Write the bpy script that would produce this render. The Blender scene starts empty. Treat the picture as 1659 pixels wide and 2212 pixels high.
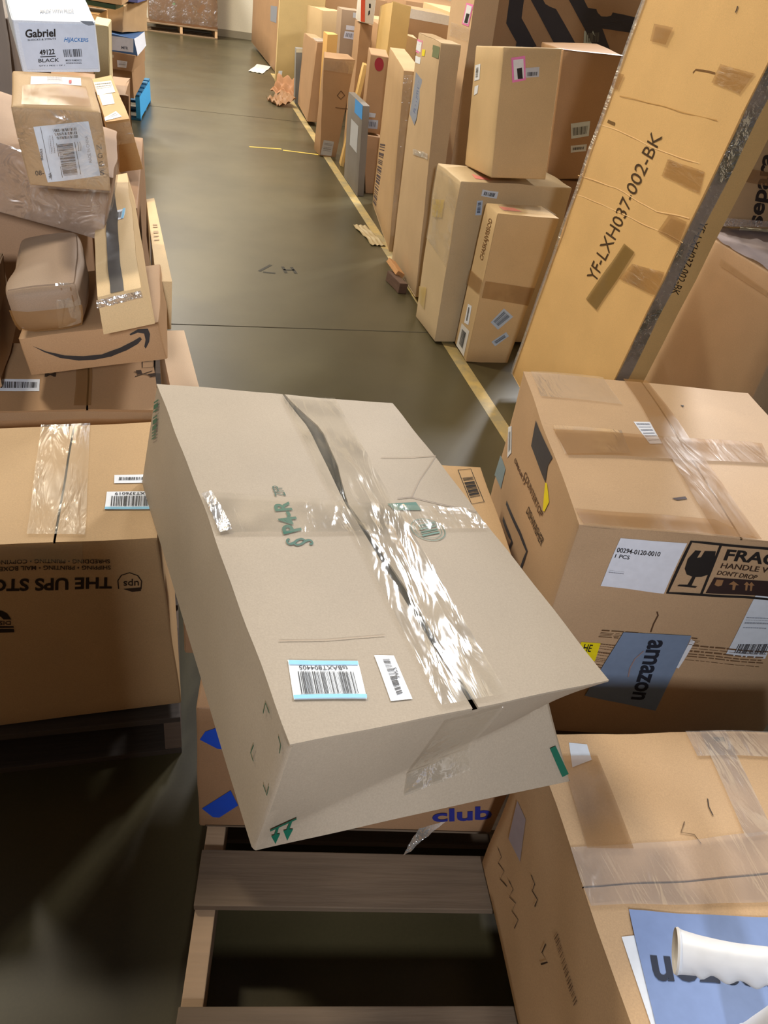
import bpy, bmesh, math, random
import numpy as np
from mathutils import Vector, Matrix
from mathutils.geometry import tessellate_polygon
scene=bpy.context.scene; COL=scene.collection
# ---------- camera ----------
cd=bpy.data.cameras.new('camera'); cam=bpy.data.objects.new('camera',cd); COL.objects.link(cam)
cd.sensor_fit='VERTICAL'; cd.sensor_height=36.0; cd.lens=1597/2212*36; cd.clip_start=.02
R=Matrix([[0.96430755, 0.03245676, -0.26278796], [-0.22573305, 0.61953012, -0.75181581], [0.13840355, 0.78430159, 0.60474414]])
cam.matrix_world=Matrix.Translation((0,0,1.6))@R.to_4x4()
scene.camera=cam
# ---------- exposure, world, lights ----------
scene.view_settings.view_transform='Standard'; scene.view_settings.look='None'
scene.view_settings.gamma=1.0; scene.view_settings.use_curve_mapping=False
scene.view_settings.exposure=0.0
w=bpy.data.worlds.new('world'); scene.world=w; w.use_nodes=True
w.node_tree.nodes['Background'].inputs[0].default_value=(.80,.89,1,1); w.node_tree.nodes['Background'].inputs[1].default_value=.055
def lamp(name,loc,target,size,energy,col):
    l=bpy.data.lights.new(name,'AREA'); l.shape='RECTANGLE'; l.size,l.size_y=size; l.energy=energy; l.color=col
    o=bpy.data.objects.new(name,l); COL.objects.link(o); o.location=loc
    o.rotation_euler=(Vector(target)-Vector(loc)).to_track_quat('-Z','Y').to_euler(); return o
lamp('high_bay_light',(1.6,4.6,5.9),(.9,1.4,0),(.4,.8),85,(1,.97,.93))
lamp('high_bay_light',(-2.3,4.8,5.6),(.6,3.9,.5),(.4,1.0),280,(1,.89,.70))
lamp('high_bay_light',(-1.6,9.2,6.2),(.6,9.2,.4),(.5,1.0),380,(1,.88,.68))
lamp('high_bay_light',(-1.2,13.0,6.2),(0,14.4,1.0),(.5,1.0),620,(1,.97,.94))
lamp('high_bay_light',(5.5,7.6,5.9),(.5,2.5,0),(.7,1.2),420,(.97,.98,1))
lamp('high_bay_light',(6.5,9.7,5.9),(.5,2.5,0),(.7,1.2),440,(.97,.98,1))
lamp('work_light',(-.25,-2.0,2.55),(-1.1,1.6,1.0),(.3,.4),46,(.90,.94,1)).data.spread=math.radians(95)
# ---------- materials ----------
def lin(c):
    return tuple(((x/255)/12.92 if x/255<=.04045 else ((x/255+.055)/1.055)**2.4) for x in c)+(1,)
MC={}
def newmat(name):
    m=bpy.data.materials.new(name); m.use_nodes=True; nt=m.node_tree; return m,nt,nt.nodes['Principled BSDF']
def N(nt,t,**k):
    n=nt.nodes.new(t)
    for a,b in k.items(): setattr(n,a,b)
    return n
def card(rgb,rough=.62,amt=.10,sc=5):
    key=('card',rgb,rough,amt)
    if key in MC: return MC[key]
    m,nt,b=newmat('cardboard'); c=lin(rgb); L=nt.links.new
    tc=N(nt,'ShaderNodeTexCoord'); n1=N(nt,'ShaderNodeTexNoise'); n1.inputs['Scale'].default_value=sc; n1.inputs['Detail'].default_value=5
    n2=N(nt,'ShaderNodeTexNoise'); n2.inputs['Scale'].default_value=420; n2.inputs['Detail'].default_value=2
    mp=N(nt,'ShaderNodeMapping'); mp.inputs['Scale'].default_value=(6,6,190); n3=N(nt,'ShaderNodeTexNoise'); n3.inputs['Scale'].default_value=1; n3.inputs['Detail'].default_value=1
    L(tc.outputs['Object'],n1.inputs['Vector']);L(tc.outputs['Object'],n2.inputs['Vector']);L(tc.outputs['Object'],mp.inputs['Vector']);L(mp.outputs[0],n3.inputs['Vector'])
    mx=N(nt,'ShaderNodeMix',data_type='RGBA'); mx.inputs[6].default_value=tuple(v*(1-amt*1.6) for v in c[:3])+(1,); mx.inputs[7].default_value=tuple(min(1,v*(1+amt)) for v in c[:3])+(1,)
    L(n1.outputs['Fac'],mx.inputs[0])
    m2=N(nt,'ShaderNodeMix',data_type='RGBA',blend_type='MULTIPLY'); m2.inputs[0].default_value=.28
    L(mx.outputs[2],m2.inputs[6]); L(n2.outputs['Fac'],m2.inputs[7])
    g=N(nt,'ShaderNodeMix',data_type='RGBA',blend_type='MULTIPLY'); g.inputs[0].default_value=1; g.inputs[7].default_value=(1.16,1.16,1.16,1)
    L(m2.outputs[2],g.inputs[6]); L(g.outputs[2],b.inputs['Base Color'])
    ad=N(nt,'ShaderNodeMath',operation='ADD'); ms=N(nt,'ShaderNodeMath',operation='MULTIPLY'); ms.inputs[1].default_value=.22; L(n3.outputs['Fac'],ms.inputs[0]); L(ms.outputs[0],ad.inputs[0]); L(n1.outputs['Fac'],ad.inputs[1])
    bu=N(nt,'ShaderNodeBump'); bu.inputs['Strength'].default_value=.16; bu.inputs['Distance'].default_value=.003
    L(ad.outputs[0],bu.inputs['Height']); L(bu.outputs[0],b.inputs['Normal'])
    b.inputs['Roughness'].default_value=rough; b.inputs['Specular IOR Level'].default_value=.35
    MC[key]=m; return m
def plain(rgb,rough=.5,name='print_ink',spec=.3):
    key=(name,rgb,rough)
    if key in MC: return MC[key]
    m,nt,b=newmat(name); c=lin(rgb)
    n1=N(nt,'ShaderNodeTexNoise'); n1.inputs['Scale'].default_value=60; tc=N(nt,'ShaderNodeTexCoord'); nt.links.new(tc.outputs['Object'],n1.inputs['Vector'])
    mx=N(nt,'ShaderNodeMix',data_type='RGBA'); mx.inputs[6].default_value=tuple(v*.9 for v in c[:3])+(1,); mx.inputs[7].default_value=tuple(min(1,v*1.06) for v in c[:3])+(1,)
    nt.links.new(n1.outputs['Fac'],mx.inputs[0]); nt.links.new(mx.outputs[2],b.inputs['Base Color'])
    b.inputs['Roughness'].default_value=rough; b.inputs['Specular IOR Level'].default_value=spec
    MC[key]=m; return m
# tape kinds: (tint, opacity of tint, gloss share, roughness, bump scale, bump distance)
TK={'clear':((235,225,205),.10,.10,.16,38,.004),'clear2':((232,224,206),.07,.13,.10,26,.006),'foil':((205,200,196),.35,.40,.16,60,.012),
'foil2':((150,148,152),.55,.45,.18,34,.012),'film':((190,178,168),.10,.16,.20,16,.012),'film2':((205,194,190),.26,.14,.2,30,.008),'greyfilm':((186,176,182),.78,.15,.3,9,.02),
'tan':((150,108,62),.42,.05,.3,30,.002),'tanshiny':((156,112,60),.40,.16,.2,46,.008),'dark':((110,88,40),.55,.04,.4,30,.002),'pale':((206,176,140),.55,.05,.35,30,.002),
'shiny':((236,240,240),.10,.34,.07,60,.0012),'shiny2':((226,222,214),.12,.14,.16,60,.002),'shiny3':((222,206,176),.16,.15,.2,26,.010),'yellowish':((206,180,110),.5,.08,.3,30,.002)}
def tape(kind):
    key=('tape',kind)
    if key in MC: return MC[key]
    c,op,gl,ro,sc,di=TK[kind]
    m=bpy.data.materials.new('packing_tape'); m.use_nodes=True; nt=m.node_tree; nt.nodes.clear(); L=nt.links.new
    out=N(nt,'ShaderNodeOutputMaterial'); tr=N(nt,'ShaderNodeBsdfTransparent'); tr.inputs[0].default_value=(.97,.96,.94,1)
    df=N(nt,'ShaderNodeBsdfDiffuse'); df.inputs[0].default_value=lin(c); gs=N(nt,'ShaderNodeBsdfAnisotropic'); gs.inputs['Color'].default_value=(1,1,1,1); gs.inputs['Roughness'].default_value=ro
    tc=N(nt,'ShaderNodeTexCoord'); n1=N(nt,'ShaderNodeTexNoise'); n1.inputs['Scale'].default_value=sc; n1.inputs['Detail'].default_value=3; n1.inputs['Distortion'].default_value=.7
    mp=N(nt,'ShaderNodeMapping'); mp.inputs['Scale'].default_value=(1,.22,1); L(tc.outputs['Object'],mp.inputs[0]); L(mp.outputs[0],n1.inputs['Vector'])
    bu=N(nt,'ShaderNodeBump'); bu.inputs['Strength'].default_value=.9; bu.inputs['Distance'].default_value=di; L(n1.outputs['Fac'],bu.inputs['Height']); L(bu.outputs[0],gs.inputs['Normal'])
    m1=N(nt,'ShaderNodeMixShader'); m1.inputs[0].default_value=op; L(tr.outputs[0],m1.inputs[1]); L(df.outputs[0],m1.inputs[2])
    mk=N(nt,'ShaderNodeTexNoise'); mk.inputs['Scale'].default_value=9; mk.inputs['Detail'].default_value=2; L(tc.outputs['Object'],mk.inputs['Vector'])
    rg_=N(nt,'ShaderNodeMapRange'); rg_.inputs[1].default_value=.42; rg_.inputs[2].default_value=.62; rg_.inputs[3].default_value=gl*.3; rg_.inputs[4].default_value=gl*1.7; L(mk.outputs['Fac'],rg_.inputs[0])
    m2=N(nt,'ShaderNodeMixShader'); L(rg_.outputs[0],m2.inputs[0]); L(m1.outputs[0],m2.inputs[1]); L(gs.outputs[0],m2.inputs[2]); L(m2.outputs[0],out.inputs[0])
    MC[key]=m; return m
def wood(rgb,dark=.45,name='weathered_wood'):
    key=(name,rgb)
    if key in MC: return MC[key]
    m,nt,b=newmat(name); c=lin(rgb); L=nt.links.new; tc=N(nt,'ShaderNodeTexCoord'); mp=N(nt,'ShaderNodeMapping'); mp.inputs['Scale'].default_value=(3,45,45)
    n=N(nt,'ShaderNodeTexNoise'); n.inputs['Scale'].default_value=1.6; n.inputs['Detail'].default_value=6; L(tc.outputs['Object'],mp.inputs[0]); L(mp.outputs[0],n.inputs['Vector'])
    n2=N(nt,'ShaderNodeTexNoise'); n2.inputs['Scale'].default_value=6; L(tc.outputs['Object'],n2.inputs['Vector'])
    mx=N(nt,'ShaderNodeMix',data_type='RGBA'); mx.inputs[6].default_value=tuple(v*dark for v in c[:3])+(1,); mx.inputs[7].default_value=c
    ad=N(nt,'ShaderNodeMath',operation='MULTIPLY_ADD'); ad.inputs[1].default_value=1.0; L(n.outputs['Fac'],ad.inputs[0]); 
    mm=N(nt,'ShaderNodeMath',operation='MULTIPLY'); mm.inputs[1].default_value=.4; L(n2.outputs['Fac'],mm.inputs[0]); L(mm.outputs[0],ad.inputs[2])
    L(ad.outputs[0],mx.inputs[0]); L(mx.outputs[2],b.inputs['Base Color']); b.inputs['Roughness'].default_value=.8
    bu=N(nt,'ShaderNodeBump'); bu.inputs['Strength'].default_value=.5; bu.inputs['Distance'].default_value=.004; L(n.outputs['Fac'],bu.inputs['Height']); L(bu.outputs[0],b.inputs['Normal'])
    MC[key]=m; return m
def concrete():
    m,nt,b=newmat('polished_concrete'); L=nt.links.new; tc=N(nt,'ShaderNodeTexCoord')
    n=N(nt,'ShaderNodeTexNoise'); n.inputs['Scale'].default_value=.9; n.inputs['Detail'].default_value=8; n.inputs['Roughness'].default_value=.6; L(tc.outputs['Object'],n.inputs['Vector'])
    n2=N(nt,'ShaderNodeTexNoise'); n2.inputs['Scale'].default_value=160; L(tc.outputs['Object'],n2.inputs['Vector'])
    cr=N(nt,'ShaderNodeValToRGB'); cr.color_ramp.elements[0].position=.3; cr.color_ramp.elements[0].color=lin((60,54,34)); cr.color_ramp.elements[1].position=.72; cr.color_ramp.elements[1].color=lin((84,76,52))
    L(n.outputs['Fac'],cr.inputs[0])
    m2=N(nt,'ShaderNodeMix',data_type='RGBA',blend_type='MULTIPLY'); m2.inputs[0].default_value=.25; L(cr.outputs[0],m2.inputs[6]); L(n2.outputs['Fac'],m2.inputs[7]); L(m2.outputs[2],b.inputs['Base Color'])
    n3=N(nt,'ShaderNodeTexNoise'); n3.inputs['Scale'].default_value=2.2; n3.inputs['Detail'].default_value=3; L(tc.outputs['Object'],n3.inputs['Vector'])
    mr=N(nt,'ShaderNodeMapRange'); mr.inputs[3].default_value=.24; mr.inputs[4].default_value=.42; L(n3.outputs['Fac'],mr.inputs[0]); L(mr.outputs[0],b.inputs['Roughness'])
    b.inputs['Specular IOR Level'].default_value=.5
    return m
# ---------- helpers ----------
def link(name,me,parent=None,loc=None,label='',smooth=False):
    o=bpy.data.objects.new(name,me); COL.objects.link(o)
    if parent is not None: o.parent=parent
    if loc is not None: o.location=loc
    if label: o['label']=label
    return o
def mesh(name,verts,faces,m,smooth=False):
    me=bpy.data.meshes.new(name); me.from_pydata([tuple(float(c) for c in v) for v in verts],[],[tuple(f) for f in faces]); me.materials.append(m)
    if smooth:
        for p in me.polygons: p.use_smooth=True
        me.set_sharp_from_angle(angle=math.radians(38))
    me.update(); return me
def thing(name,label,cat,loc,grp='',kind=''):
    o=bpy.data.objects.new(name,None); COL.objects.link(o); o.location=loc; o.empty_display_size=.05
    o['label']=label; o['category']=cat
    if grp: o['group']=grp
    if kind: o['kind']=kind
    return o
def tag(o,label,cat,grp='',kind=''):
    if label: o['label']=label
    if cat: o['category']=cat
    if grp: o['group']=grp
    if kind: o['kind']=kind
    return o
def bmobj(name,bm,m,parent=None,loc=None,label='',smooth=False,rot=None):
    me=bpy.data.meshes.new(name); bmesh.ops.recalc_face_normals(bm,faces=bm.faces); bm.to_mesh(me); bm.free(); me.materials.append(m)
    if smooth:
        for p in me.polygons: p.use_smooth=True
        me.set_sharp_from_angle(angle=math.radians(40))
    o=link(name,me,parent,loc,label)
    if rot: o.rotation_euler=rot
    return o
def addbox(bm,x0,x1,y0,y1,z0,z1,bev=.0):
    vs=[bm.verts.new((x,y,z)) for z in (z0,z1) for y in (y0,y1) for x in (x0,x1)]
    fs=[(0,2,3,1),(4,5,7,6),(0,1,5,4),(2,6,7,3),(0,4,6,2),(1,3,7,5)]
    nf=[bm.faces.new([vs[i] for i in f]) for f in fs]
    if bev:
        es=list({e for f in nf for e in f.edges}); bmesh.ops.bevel(bm,geom=es,offset=bev,segments=2,profile=.6,affect='EDGES')
# ---------- cartons ----------
BOX={
'ups':[[-0.4236,1.1122,0.14],[-0.0167,1.1135,0.1576],[-0.4252,1.4667,0.1546],[-0.0256,1.4679,0.1721],[-0.4469,1.09,0.6741],[-0.0461,1.0833,0.6823],[-0.4485,1.4446,0.6888],[-0.0563,1.4455,0.7064]],
'wide':[[-0.5524,1.6396,0.1444],[-0.053,1.6646,0.1402],[-0.5704,1.9989,0.1443],[-0.071,2.0239,0.14],[-0.5484,1.6401,0.6144],[-0.0487,1.6648,0.6098],[-0.5664,1.9994,0.6142],[-0.0675,2.0243,0.6099]],
'panel':[[-0.014,1.8149,0.14],[0.0657,1.8221,0.14],[-0.0554,2.274,0.14],[0.0242,2.2812,0.14],[-0.014,1.8149,0.5401],[0.0657,1.8221,0.5401],[-0.0554,2.274,0.5402],[0.0242,2.2812,0.5402]],
'smile':[[-0.3432,1.7338,0.6638],[-0.0224,1.7377,0.7124],[-0.3444,2.1832,0.6397],[-0.0249,2.1871,0.6886],[-0.3566,1.7388,0.7572],[-0.0382,1.7427,0.8063],[-0.3588,2.1881,0.7334],[-0.0393,2.192,0.7823]],
'crumple':[[-0.3455,1.7209,0.7764],[-0.2088,1.7262,0.7948],[-0.3664,2.0829,0.7713],[-0.2218,2.0904,0.7919],[-0.3654,1.7188,0.8758],[-0.2139,1.7297,0.9023],[-0.381,2.0834,0.8743],[-0.2361,2.0909,0.895]],
'longtape':[[-0.1579,1.6289,0.826],[-0.0461,1.6386,0.8511],[-0.2217,2.6969,0.784],[-0.1204,2.7044,0.8058],[-0.1649,1.6332,0.9122],[-0.0741,1.6401,0.9346],[-0.2401,2.6991,0.8684],[-0.1387,2.7067,0.8903]],
'thin':[[-0.0508,2.1063,0.6204],[-0.0145,2.1081,0.6193],[-0.1042,3.138,0.5437],[-0.067,3.1399,0.5427],[-0.0497,2.1167,0.761],[-0.007,2.119,0.7609],[-0.0971,3.1477,0.681],[-0.0674,3.1515,0.6874]],
'wrapped':[[-0.5712,2.1133,0.9602],[-0.1828,2.1234,0.8594],[-0.5842,2.6114,0.9622],[-0.1969,2.6219,0.8628],[-0.5289,2.1137,1.1249],[-0.1428,2.1242,1.0256],[-0.542,2.6119,1.1269],[-0.1549,2.6224,1.0275]],
'label':[[-0.3156,1.9324,1.0462],[-0.1397,1.9479,1.0412],[-0.3479,2.1659,1.0661],[-0.1688,2.1853,1.0724],[-0.3294,1.9096,1.2144],[-0.147,1.9289,1.2171],[-0.3518,2.1462,1.2395],[-0.1754,2.1653,1.2451]],
'gabriel':[[-0.3479,2.2689,1.2196],[-0.1676,2.3037,1.2339],[-0.4174,2.606,1.2835],[-0.2346,2.641,1.2976],[-0.3528,2.2463,1.3331],[-0.168,2.2817,1.3489],[-0.4219,2.5836,1.3975],[-0.2391,2.6185,1.4116]],
'small':[[-0.1926,3.1918,0.7591],[-0.105,3.2022,0.7755],[-0.2821,3.8666,0.7838],[-0.1985,3.8772,0.8017],[-0.2274,3.18,0.938],[-0.1439,3.1905,0.9548],[-0.3166,3.8546,0.9607],[-0.2379,3.8657,0.9832]],
'fl_a':[[-0.7894,7.6559,0.217],[-0.2905,7.6118,0.22],[-0.7101,8.548,0.2551],[-0.2121,8.5037,0.2568],[-0.7909,7.6468,0.4328],[-0.2962,7.6011,0.4266],[-0.7117,8.5389,0.4708],[-0.2103,8.4959,0.4818]],
'fl_b':[[-0.6559,7.1686,0.5084],[-0.2774,7.1186,0.5011],[-0.5825,7.7636,0.5103],[-0.1856,7.7147,0.5054],[-0.6546,7.1681,0.6213],[-0.242,7.1198,0.6174],[-0.5812,7.7631,0.6232],[-0.1815,7.7144,0.6199]],
'fl_blue':[[-0.4772,7.1823,0.6208],[-0.2291,7.1535,0.6112],[-0.4076,7.6946,0.6227],[-0.169,7.6671,0.6272],[-0.4602,7.1835,0.7413],[-0.2465,7.1525,0.7263],[-0.4064,7.6939,0.7356],[-0.1785,7.6645,0.727]],
'fl_top':[[-0.7011,7.3655,0.7469],[-0.3377,7.2294,0.7505],[-0.5251,7.8489,0.7478],[-0.1532,7.7103,0.7249],[-0.6976,7.3639,0.9515],[-0.3109,7.2264,0.9316],[-0.5215,7.8473,0.9524],[-0.1408,7.7119,0.9616]],
'farstack':[[-0.24,14.1805,0.13],[0.7901,14.251,0.13],[-0.2663,14.5805,0.13],[0.7627,14.651,0.13],[-0.2538,14.18,1.5999],[0.7752,14.2496,1.6093],[-0.2808,14.58,1.5999],[0.7483,14.6496,1.6093]],
'blue':[[0.0116,0.8178,0.1399],[0.6119,0.7099,0.1399],[0.0735,1.1622,0.141],[0.6737,1.0544,0.141],[0.0114,0.8165,0.5278],[0.6116,0.7087,0.5278],[0.0733,1.1609,0.529],[0.6735,1.0531,0.529]],
'stack2':[[-0.0058,0.9388,0.53],[0.1912,0.9041,0.53],[0.055,1.2835,0.53],[0.252,1.2488,0.53],[-0.0058,0.9388,0.61],[0.1912,0.9041,0.61],[0.055,1.2835,0.61],[0.252,1.2488,0.61]],
'main':[[0.0689,0.4596,0.7031],[0.5611,0.5316,0.6289],[-0.0766,1.2513,0.6887],[0.4083,1.3366,0.6155],[0.1029,0.4652,0.9042],[0.5661,0.5624,0.829],[-0.0371,1.2657,0.9003],[0.4458,1.3419,0.8166]],
'center':[[0.391,1.2012,0.1404],[0.7381,1.1559,0.1404],[0.4392,1.5698,0.14],[0.7863,1.5245,0.14],[0.3911,1.2017,0.5204],[0.7382,1.1563,0.5204],[0.4393,1.5703,0.5199],[0.7862,1.5249,0.5199]],
'dw':[[0.7457,0.9489,0.1512],[1.3662,0.8222,0.1612],[0.8792,1.6013,0.14],[1.4996,1.4746,0.15],[0.7335,0.9654,0.7742],[1.3587,0.8343,0.7833],[0.8774,1.6095,0.7605],[1.4921,1.4877,0.7739]],
'lower':[[0.5111,0.1649,0.1578],[1.1077,0.1018,0.1522],[0.5685,0.652,0.1478],[1.1592,0.5893,0.14],[0.5181,0.1747,0.5713],[1.1127,0.1115,0.5646],[0.5664,0.6625,0.5576],[1.1642,0.5991,0.5524]],
'yf':[[1.5241,2.1873,0.0008],[1.6506,2.1901,0.0],[1.5137,2.8852,0.094],[1.6354,2.8907,0.0937],[1.5405,1.9558,1.7354],[1.6669,1.9586,1.7346],[1.5253,2.6564,1.829],[1.6518,2.6592,1.8282]],
'narrow':[[1.3952,3.1652,0.0049],[1.6262,3.1724,-0.0091],[1.3899,3.3448,0.0184],[1.6516,3.3388,0.008],[1.3775,3.1417,0.7338],[1.6716,3.125,0.7358],[1.3838,3.3097,0.7279],[1.6583,3.3049,0.7364]],
'tan':[[1.2862,3.368,0.0118],[1.8524,3.3797,0.0202],[1.2772,3.6981,-0.0012],[1.8449,3.7116,0.0123],[1.2673,3.3847,0.7947],[1.8349,3.3979,0.8077],[1.2601,3.717,0.7887],[1.8273,3.7299,0.8]],
'pairA':[[1.3747,3.2972,0.8405],[1.6329,3.2795,0.8583],[1.3997,3.7169,0.7921],[1.6594,3.7004,0.8159],[1.3309,3.3533,1.3304],[1.5865,3.3385,1.3548],[1.3637,3.7711,1.2871],[1.618,3.7563,1.3096]],
'pairB':[[1.8626,3.7358,0.7554],[2.1475,3.7053,0.7918],[1.9029,4.1361,0.7607],[2.1955,4.1005,0.7918],[1.7894,3.7523,1.3196],[2.0906,3.7113,1.3326],[1.8454,4.1431,1.3103],[2.138,4.1075,1.3414]],
'stripe':[[1.835,4.4919,0.0128],[2.7822,4.4276,0.0977],[1.8598,4.8414,0.0012],[2.807,4.777,0.086],[1.6666,4.5673,1.7841],[2.6283,4.4977,1.8687],[1.7059,4.9115,1.7722],[2.6531,4.8471,1.8571]],
'tall1':[[1.6115,4.4295,0.0036],[1.7507,4.4433,0.009],[1.5837,4.7118,-0.0],[1.7229,4.7256,0.0054],[1.5442,4.4446,1.6585],[1.6849,4.4578,1.6636],[1.5079,4.7296,1.6538],[1.6572,4.7401,1.66]],
'tall2':[[1.3284,3.9146,0.0252],[1.4059,3.9117,0.0285],[1.3515,4.5739,-0.0007],[1.4562,4.5629,0.0039],[1.2585,3.9718,1.2614],[1.3566,3.9624,1.266],[1.3281,4.6173,1.2385],[1.4069,4.6136,1.2413]],
'tall3':[[1.3706,4.7337,0.0],[1.4612,4.7214,0.0],[1.4951,5.8038,0.0],[1.6215,5.7823,0.0],[1.3115,4.7442,1.0368],[1.4208,4.7268,1.0411],[1.4798,5.803,1.038],[1.5811,5.7877,1.0419]],
'red':[[1.4531,6.2261,0.4147],[1.5906,6.2016,0.4096],[1.5173,6.6049,0.4166],[1.653,6.582,0.4172],[1.4501,6.2197,0.9368],[1.5836,6.1969,0.9341],[1.5142,6.599,0.9403],[1.6496,6.576,0.9406]],
'under':[[1.4965,6.0697,0.0],[1.6471,6.0654,0.0],[1.5047,6.3907,0.0],[1.661,6.3854,0.0],[1.4454,6.1344,0.4106],[1.607,6.1241,0.4048],[1.4643,6.4514,0.3644],[1.6203,6.4461,0.3775]],
'boxm':[[1.3016,7.1501,0.0058],[1.4502,7.1648,-0.0043],[1.2684,7.3031,0.0213],[1.4783,7.308,0.0201],[1.2532,7.0522,0.7809],[1.515,7.0481,0.7906],[1.2752,7.197,0.8065],[1.4851,7.2018,0.8053]],
'boxn':[[1.3741,8.415,0.0343],[1.4988,8.4098,0.0387],[1.4242,9.4937,0.0137],[1.5292,9.4886,0.0001],[1.4241,8.4361,0.7372],[1.5192,8.4366,0.7559],[1.4516,9.5156,0.7],[1.5597,9.5123,0.7032]],
'grey':[[1.4013,9.5544,0.0004],[1.4818,9.5558,0.0029],[1.3989,9.6544,-0.0],[1.4802,9.6558,0.0027],[1.3814,9.555,0.5391],[1.4636,9.5569,0.5482],[1.3806,9.6553,0.5422],[1.4619,9.6566,0.5449]],
'tanpanel':[[1.3173,10.7697,0.0074],[1.8675,10.7697,-0.0],[1.3175,10.8697,0.0076],[1.8675,10.8697,0.0002],[1.3377,10.7672,1.5073],[1.8876,10.7672,1.4999],[1.3377,10.8672,1.5074],[1.8876,10.8672,1.5]],
'brownp':[[1.4122,11.6482,0.0041],[1.7118,11.6638,0.0001],[1.2945,13.9063,0.0692],[1.5942,13.922,0.0652],[1.4337,11.6031,1.603],[1.7334,11.6188,1.5994],[1.3161,13.8612,1.6682],[1.6157,13.877,1.6646]],
'q':[[1.8504,9.4285,0.0009],[2.05,9.4291,0.0041],[1.8495,9.7285,-0.0],[2.0491,9.7291,0.0032],[1.831,9.4319,0.9698],[2.0352,9.4316,0.9738],[1.8338,9.7312,0.9694],[2.0334,9.7318,0.9727]],
'redwhite':[[1.5737,7.2511,1.0449],[1.6812,7.2436,1.0387],[1.5945,7.5678,1.0418],[1.7026,7.5607,1.0415],[1.5746,7.2508,1.4128],[1.6827,7.2436,1.4125],[1.5955,7.5677,1.4128],[1.7036,7.5606,1.4125]],
'rwunder':[[1.5986,7.3567,0.0],[1.7042,7.3511,0.0],[1.6153,7.6734,0.0],[1.7209,7.6678,0.0],[1.5986,7.362,1.0298],[1.7037,7.3563,1.0262],[1.6152,7.6786,1.0256],[1.7208,7.673,1.0257]],
'r':[[1.6605,6.5766,0.0],[1.8077,6.5701,0.0],[1.6805,7.0704,0.0],[1.8277,7.0639,0.0],[1.7008,6.7278,1.2526],[1.8446,6.7215,1.235],[1.7205,7.2212,1.1822],[1.8676,7.2149,1.1798]],
's':[[2.0199,7.5353,0.0],[2.4256,7.5302,0.0],[2.0257,7.9913,0.0],[2.4314,7.9861,0.0],[2.0534,7.5349,1.1755],[2.4589,7.5297,1.1638],[2.059,7.9908,1.1746],[2.4648,7.9857,1.1648]],
'separ':[[2.1041,2.6089,0.9012],[2.7041,2.6024,0.9],[2.1084,3.0087,0.901],[2.7083,3.0024,0.9],[2.1051,2.6087,1.501],[2.7051,2.6024,1.5],[2.1093,3.0087,1.501],[2.7093,3.0024,1.5]],
'boxx':[[2.0424,1.991,0.0088],[2.6422,1.9826,0.0186],[2.0524,2.6914,-0.0001],[2.6522,2.683,0.0097],[2.0285,2.0022,0.872],[2.6283,1.9938,0.8818],[2.0385,2.7026,0.8631],[2.6383,2.6942,0.8729]],
'small_o':[[1.4673,8.1021,-0.0],[1.5639,8.1057,0.001],[1.4599,8.3019,-0.0],[1.5564,8.3055,0.001],[1.458,8.1013,0.845],[1.5551,8.1058,0.8558],[1.4508,8.3016,0.8499],[1.5474,8.3052,0.8509]],
't':[[1.8449,6.8844,0.0],[1.9499,6.8769,0.0],[1.8599,7.0939,0.0],[1.9649,7.0864,0.0],[1.8741,6.8829,1.0328],[1.9778,6.8743,1.0136],[1.8885,7.0919,1.0246],[1.9934,7.0843,1.0219]],
'p':[[1.7494,10.0084,0.0],[1.9601,10.0461,0.0],[1.6552,10.5366,0.0],[1.866,10.5743,0.0],[1.7248,10.0302,0.8938],[1.935,10.0686,0.907],[1.6291,10.5586,0.8799],[1.8407,10.5964,0.8875]],
'greyb':[[1.4088,5.9695,0.0],[1.459,5.9697,0.0],[1.4081,6.5306,0.0],[1.459,6.5307,0.0],[1.377,5.9771,0.6345],[1.4286,5.977,0.6369],[1.3777,6.538,0.6283],[1.4286,6.538,0.6307]],
'lean':[[1.4356,6.8576,0.0042],[1.4655,6.855,-0.0],[1.4464,6.977,0.0071],[1.476,6.9745,0.003],[1.5442,6.8284,0.7916],[1.5735,6.826,0.7875],[1.5544,6.948,0.7946],[1.584,6.9455,0.7905]],
'lcol':[[-1.15,2.75,0.75],[-0.55,2.75,0.75],[-1.15,3.35,0.75],[-0.55,3.35,0.75],[-1.15,2.75,1.36],[-0.55,2.75,1.36],[-1.15,3.35,1.36],[-0.55,3.35,1.36]],
'lbase':[[-0.9,2.36,0.14],[-0.27,2.36,0.14],[-0.9,2.74,0.14],[-0.27,2.74,0.14],[-0.9,2.36,0.85],[-0.27,2.36,0.85],[-0.9,2.74,0.85],[-0.27,2.74,0.85]],
'lbase2':[[-1.0,2.85,0.14],[-0.12,2.85,0.14],[-1.0,3.9,0.14],[-0.12,3.9,0.14],[-1.0,2.85,0.735],[-0.12,2.85,0.735],[-1.0,3.9,0.735],[-0.12,3.9,0.735]],
'lfar':[[-1.4,4.2,0.0],[-0.68,4.2,0.0],[-1.4,5.0,0.0],[-0.68,5.0,0.0],[-1.4,4.2,1.1],[-0.68,4.2,1.1],[-1.4,5.0,1.1],[-0.68,5.0,1.1]],
'lfar2':[[-1.3,5.3,0.0],[-0.5,5.3,0.0],[-1.3,6.2,0.0],[-0.5,6.2,0.0],[-1.3,5.3,1.0],[-0.5,5.3,1.0],[-1.3,6.2,1.0],[-0.5,6.2,1.0]],
'pbsup':[[1.88,3.76,0.0],[2.3,3.76,0.0],[1.88,4.14,0.0],[2.3,4.14,0.0],[1.88,3.76,0.755],[2.3,3.76,0.755],[1.88,4.14,0.755],[2.3,4.14,0.755]],
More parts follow.
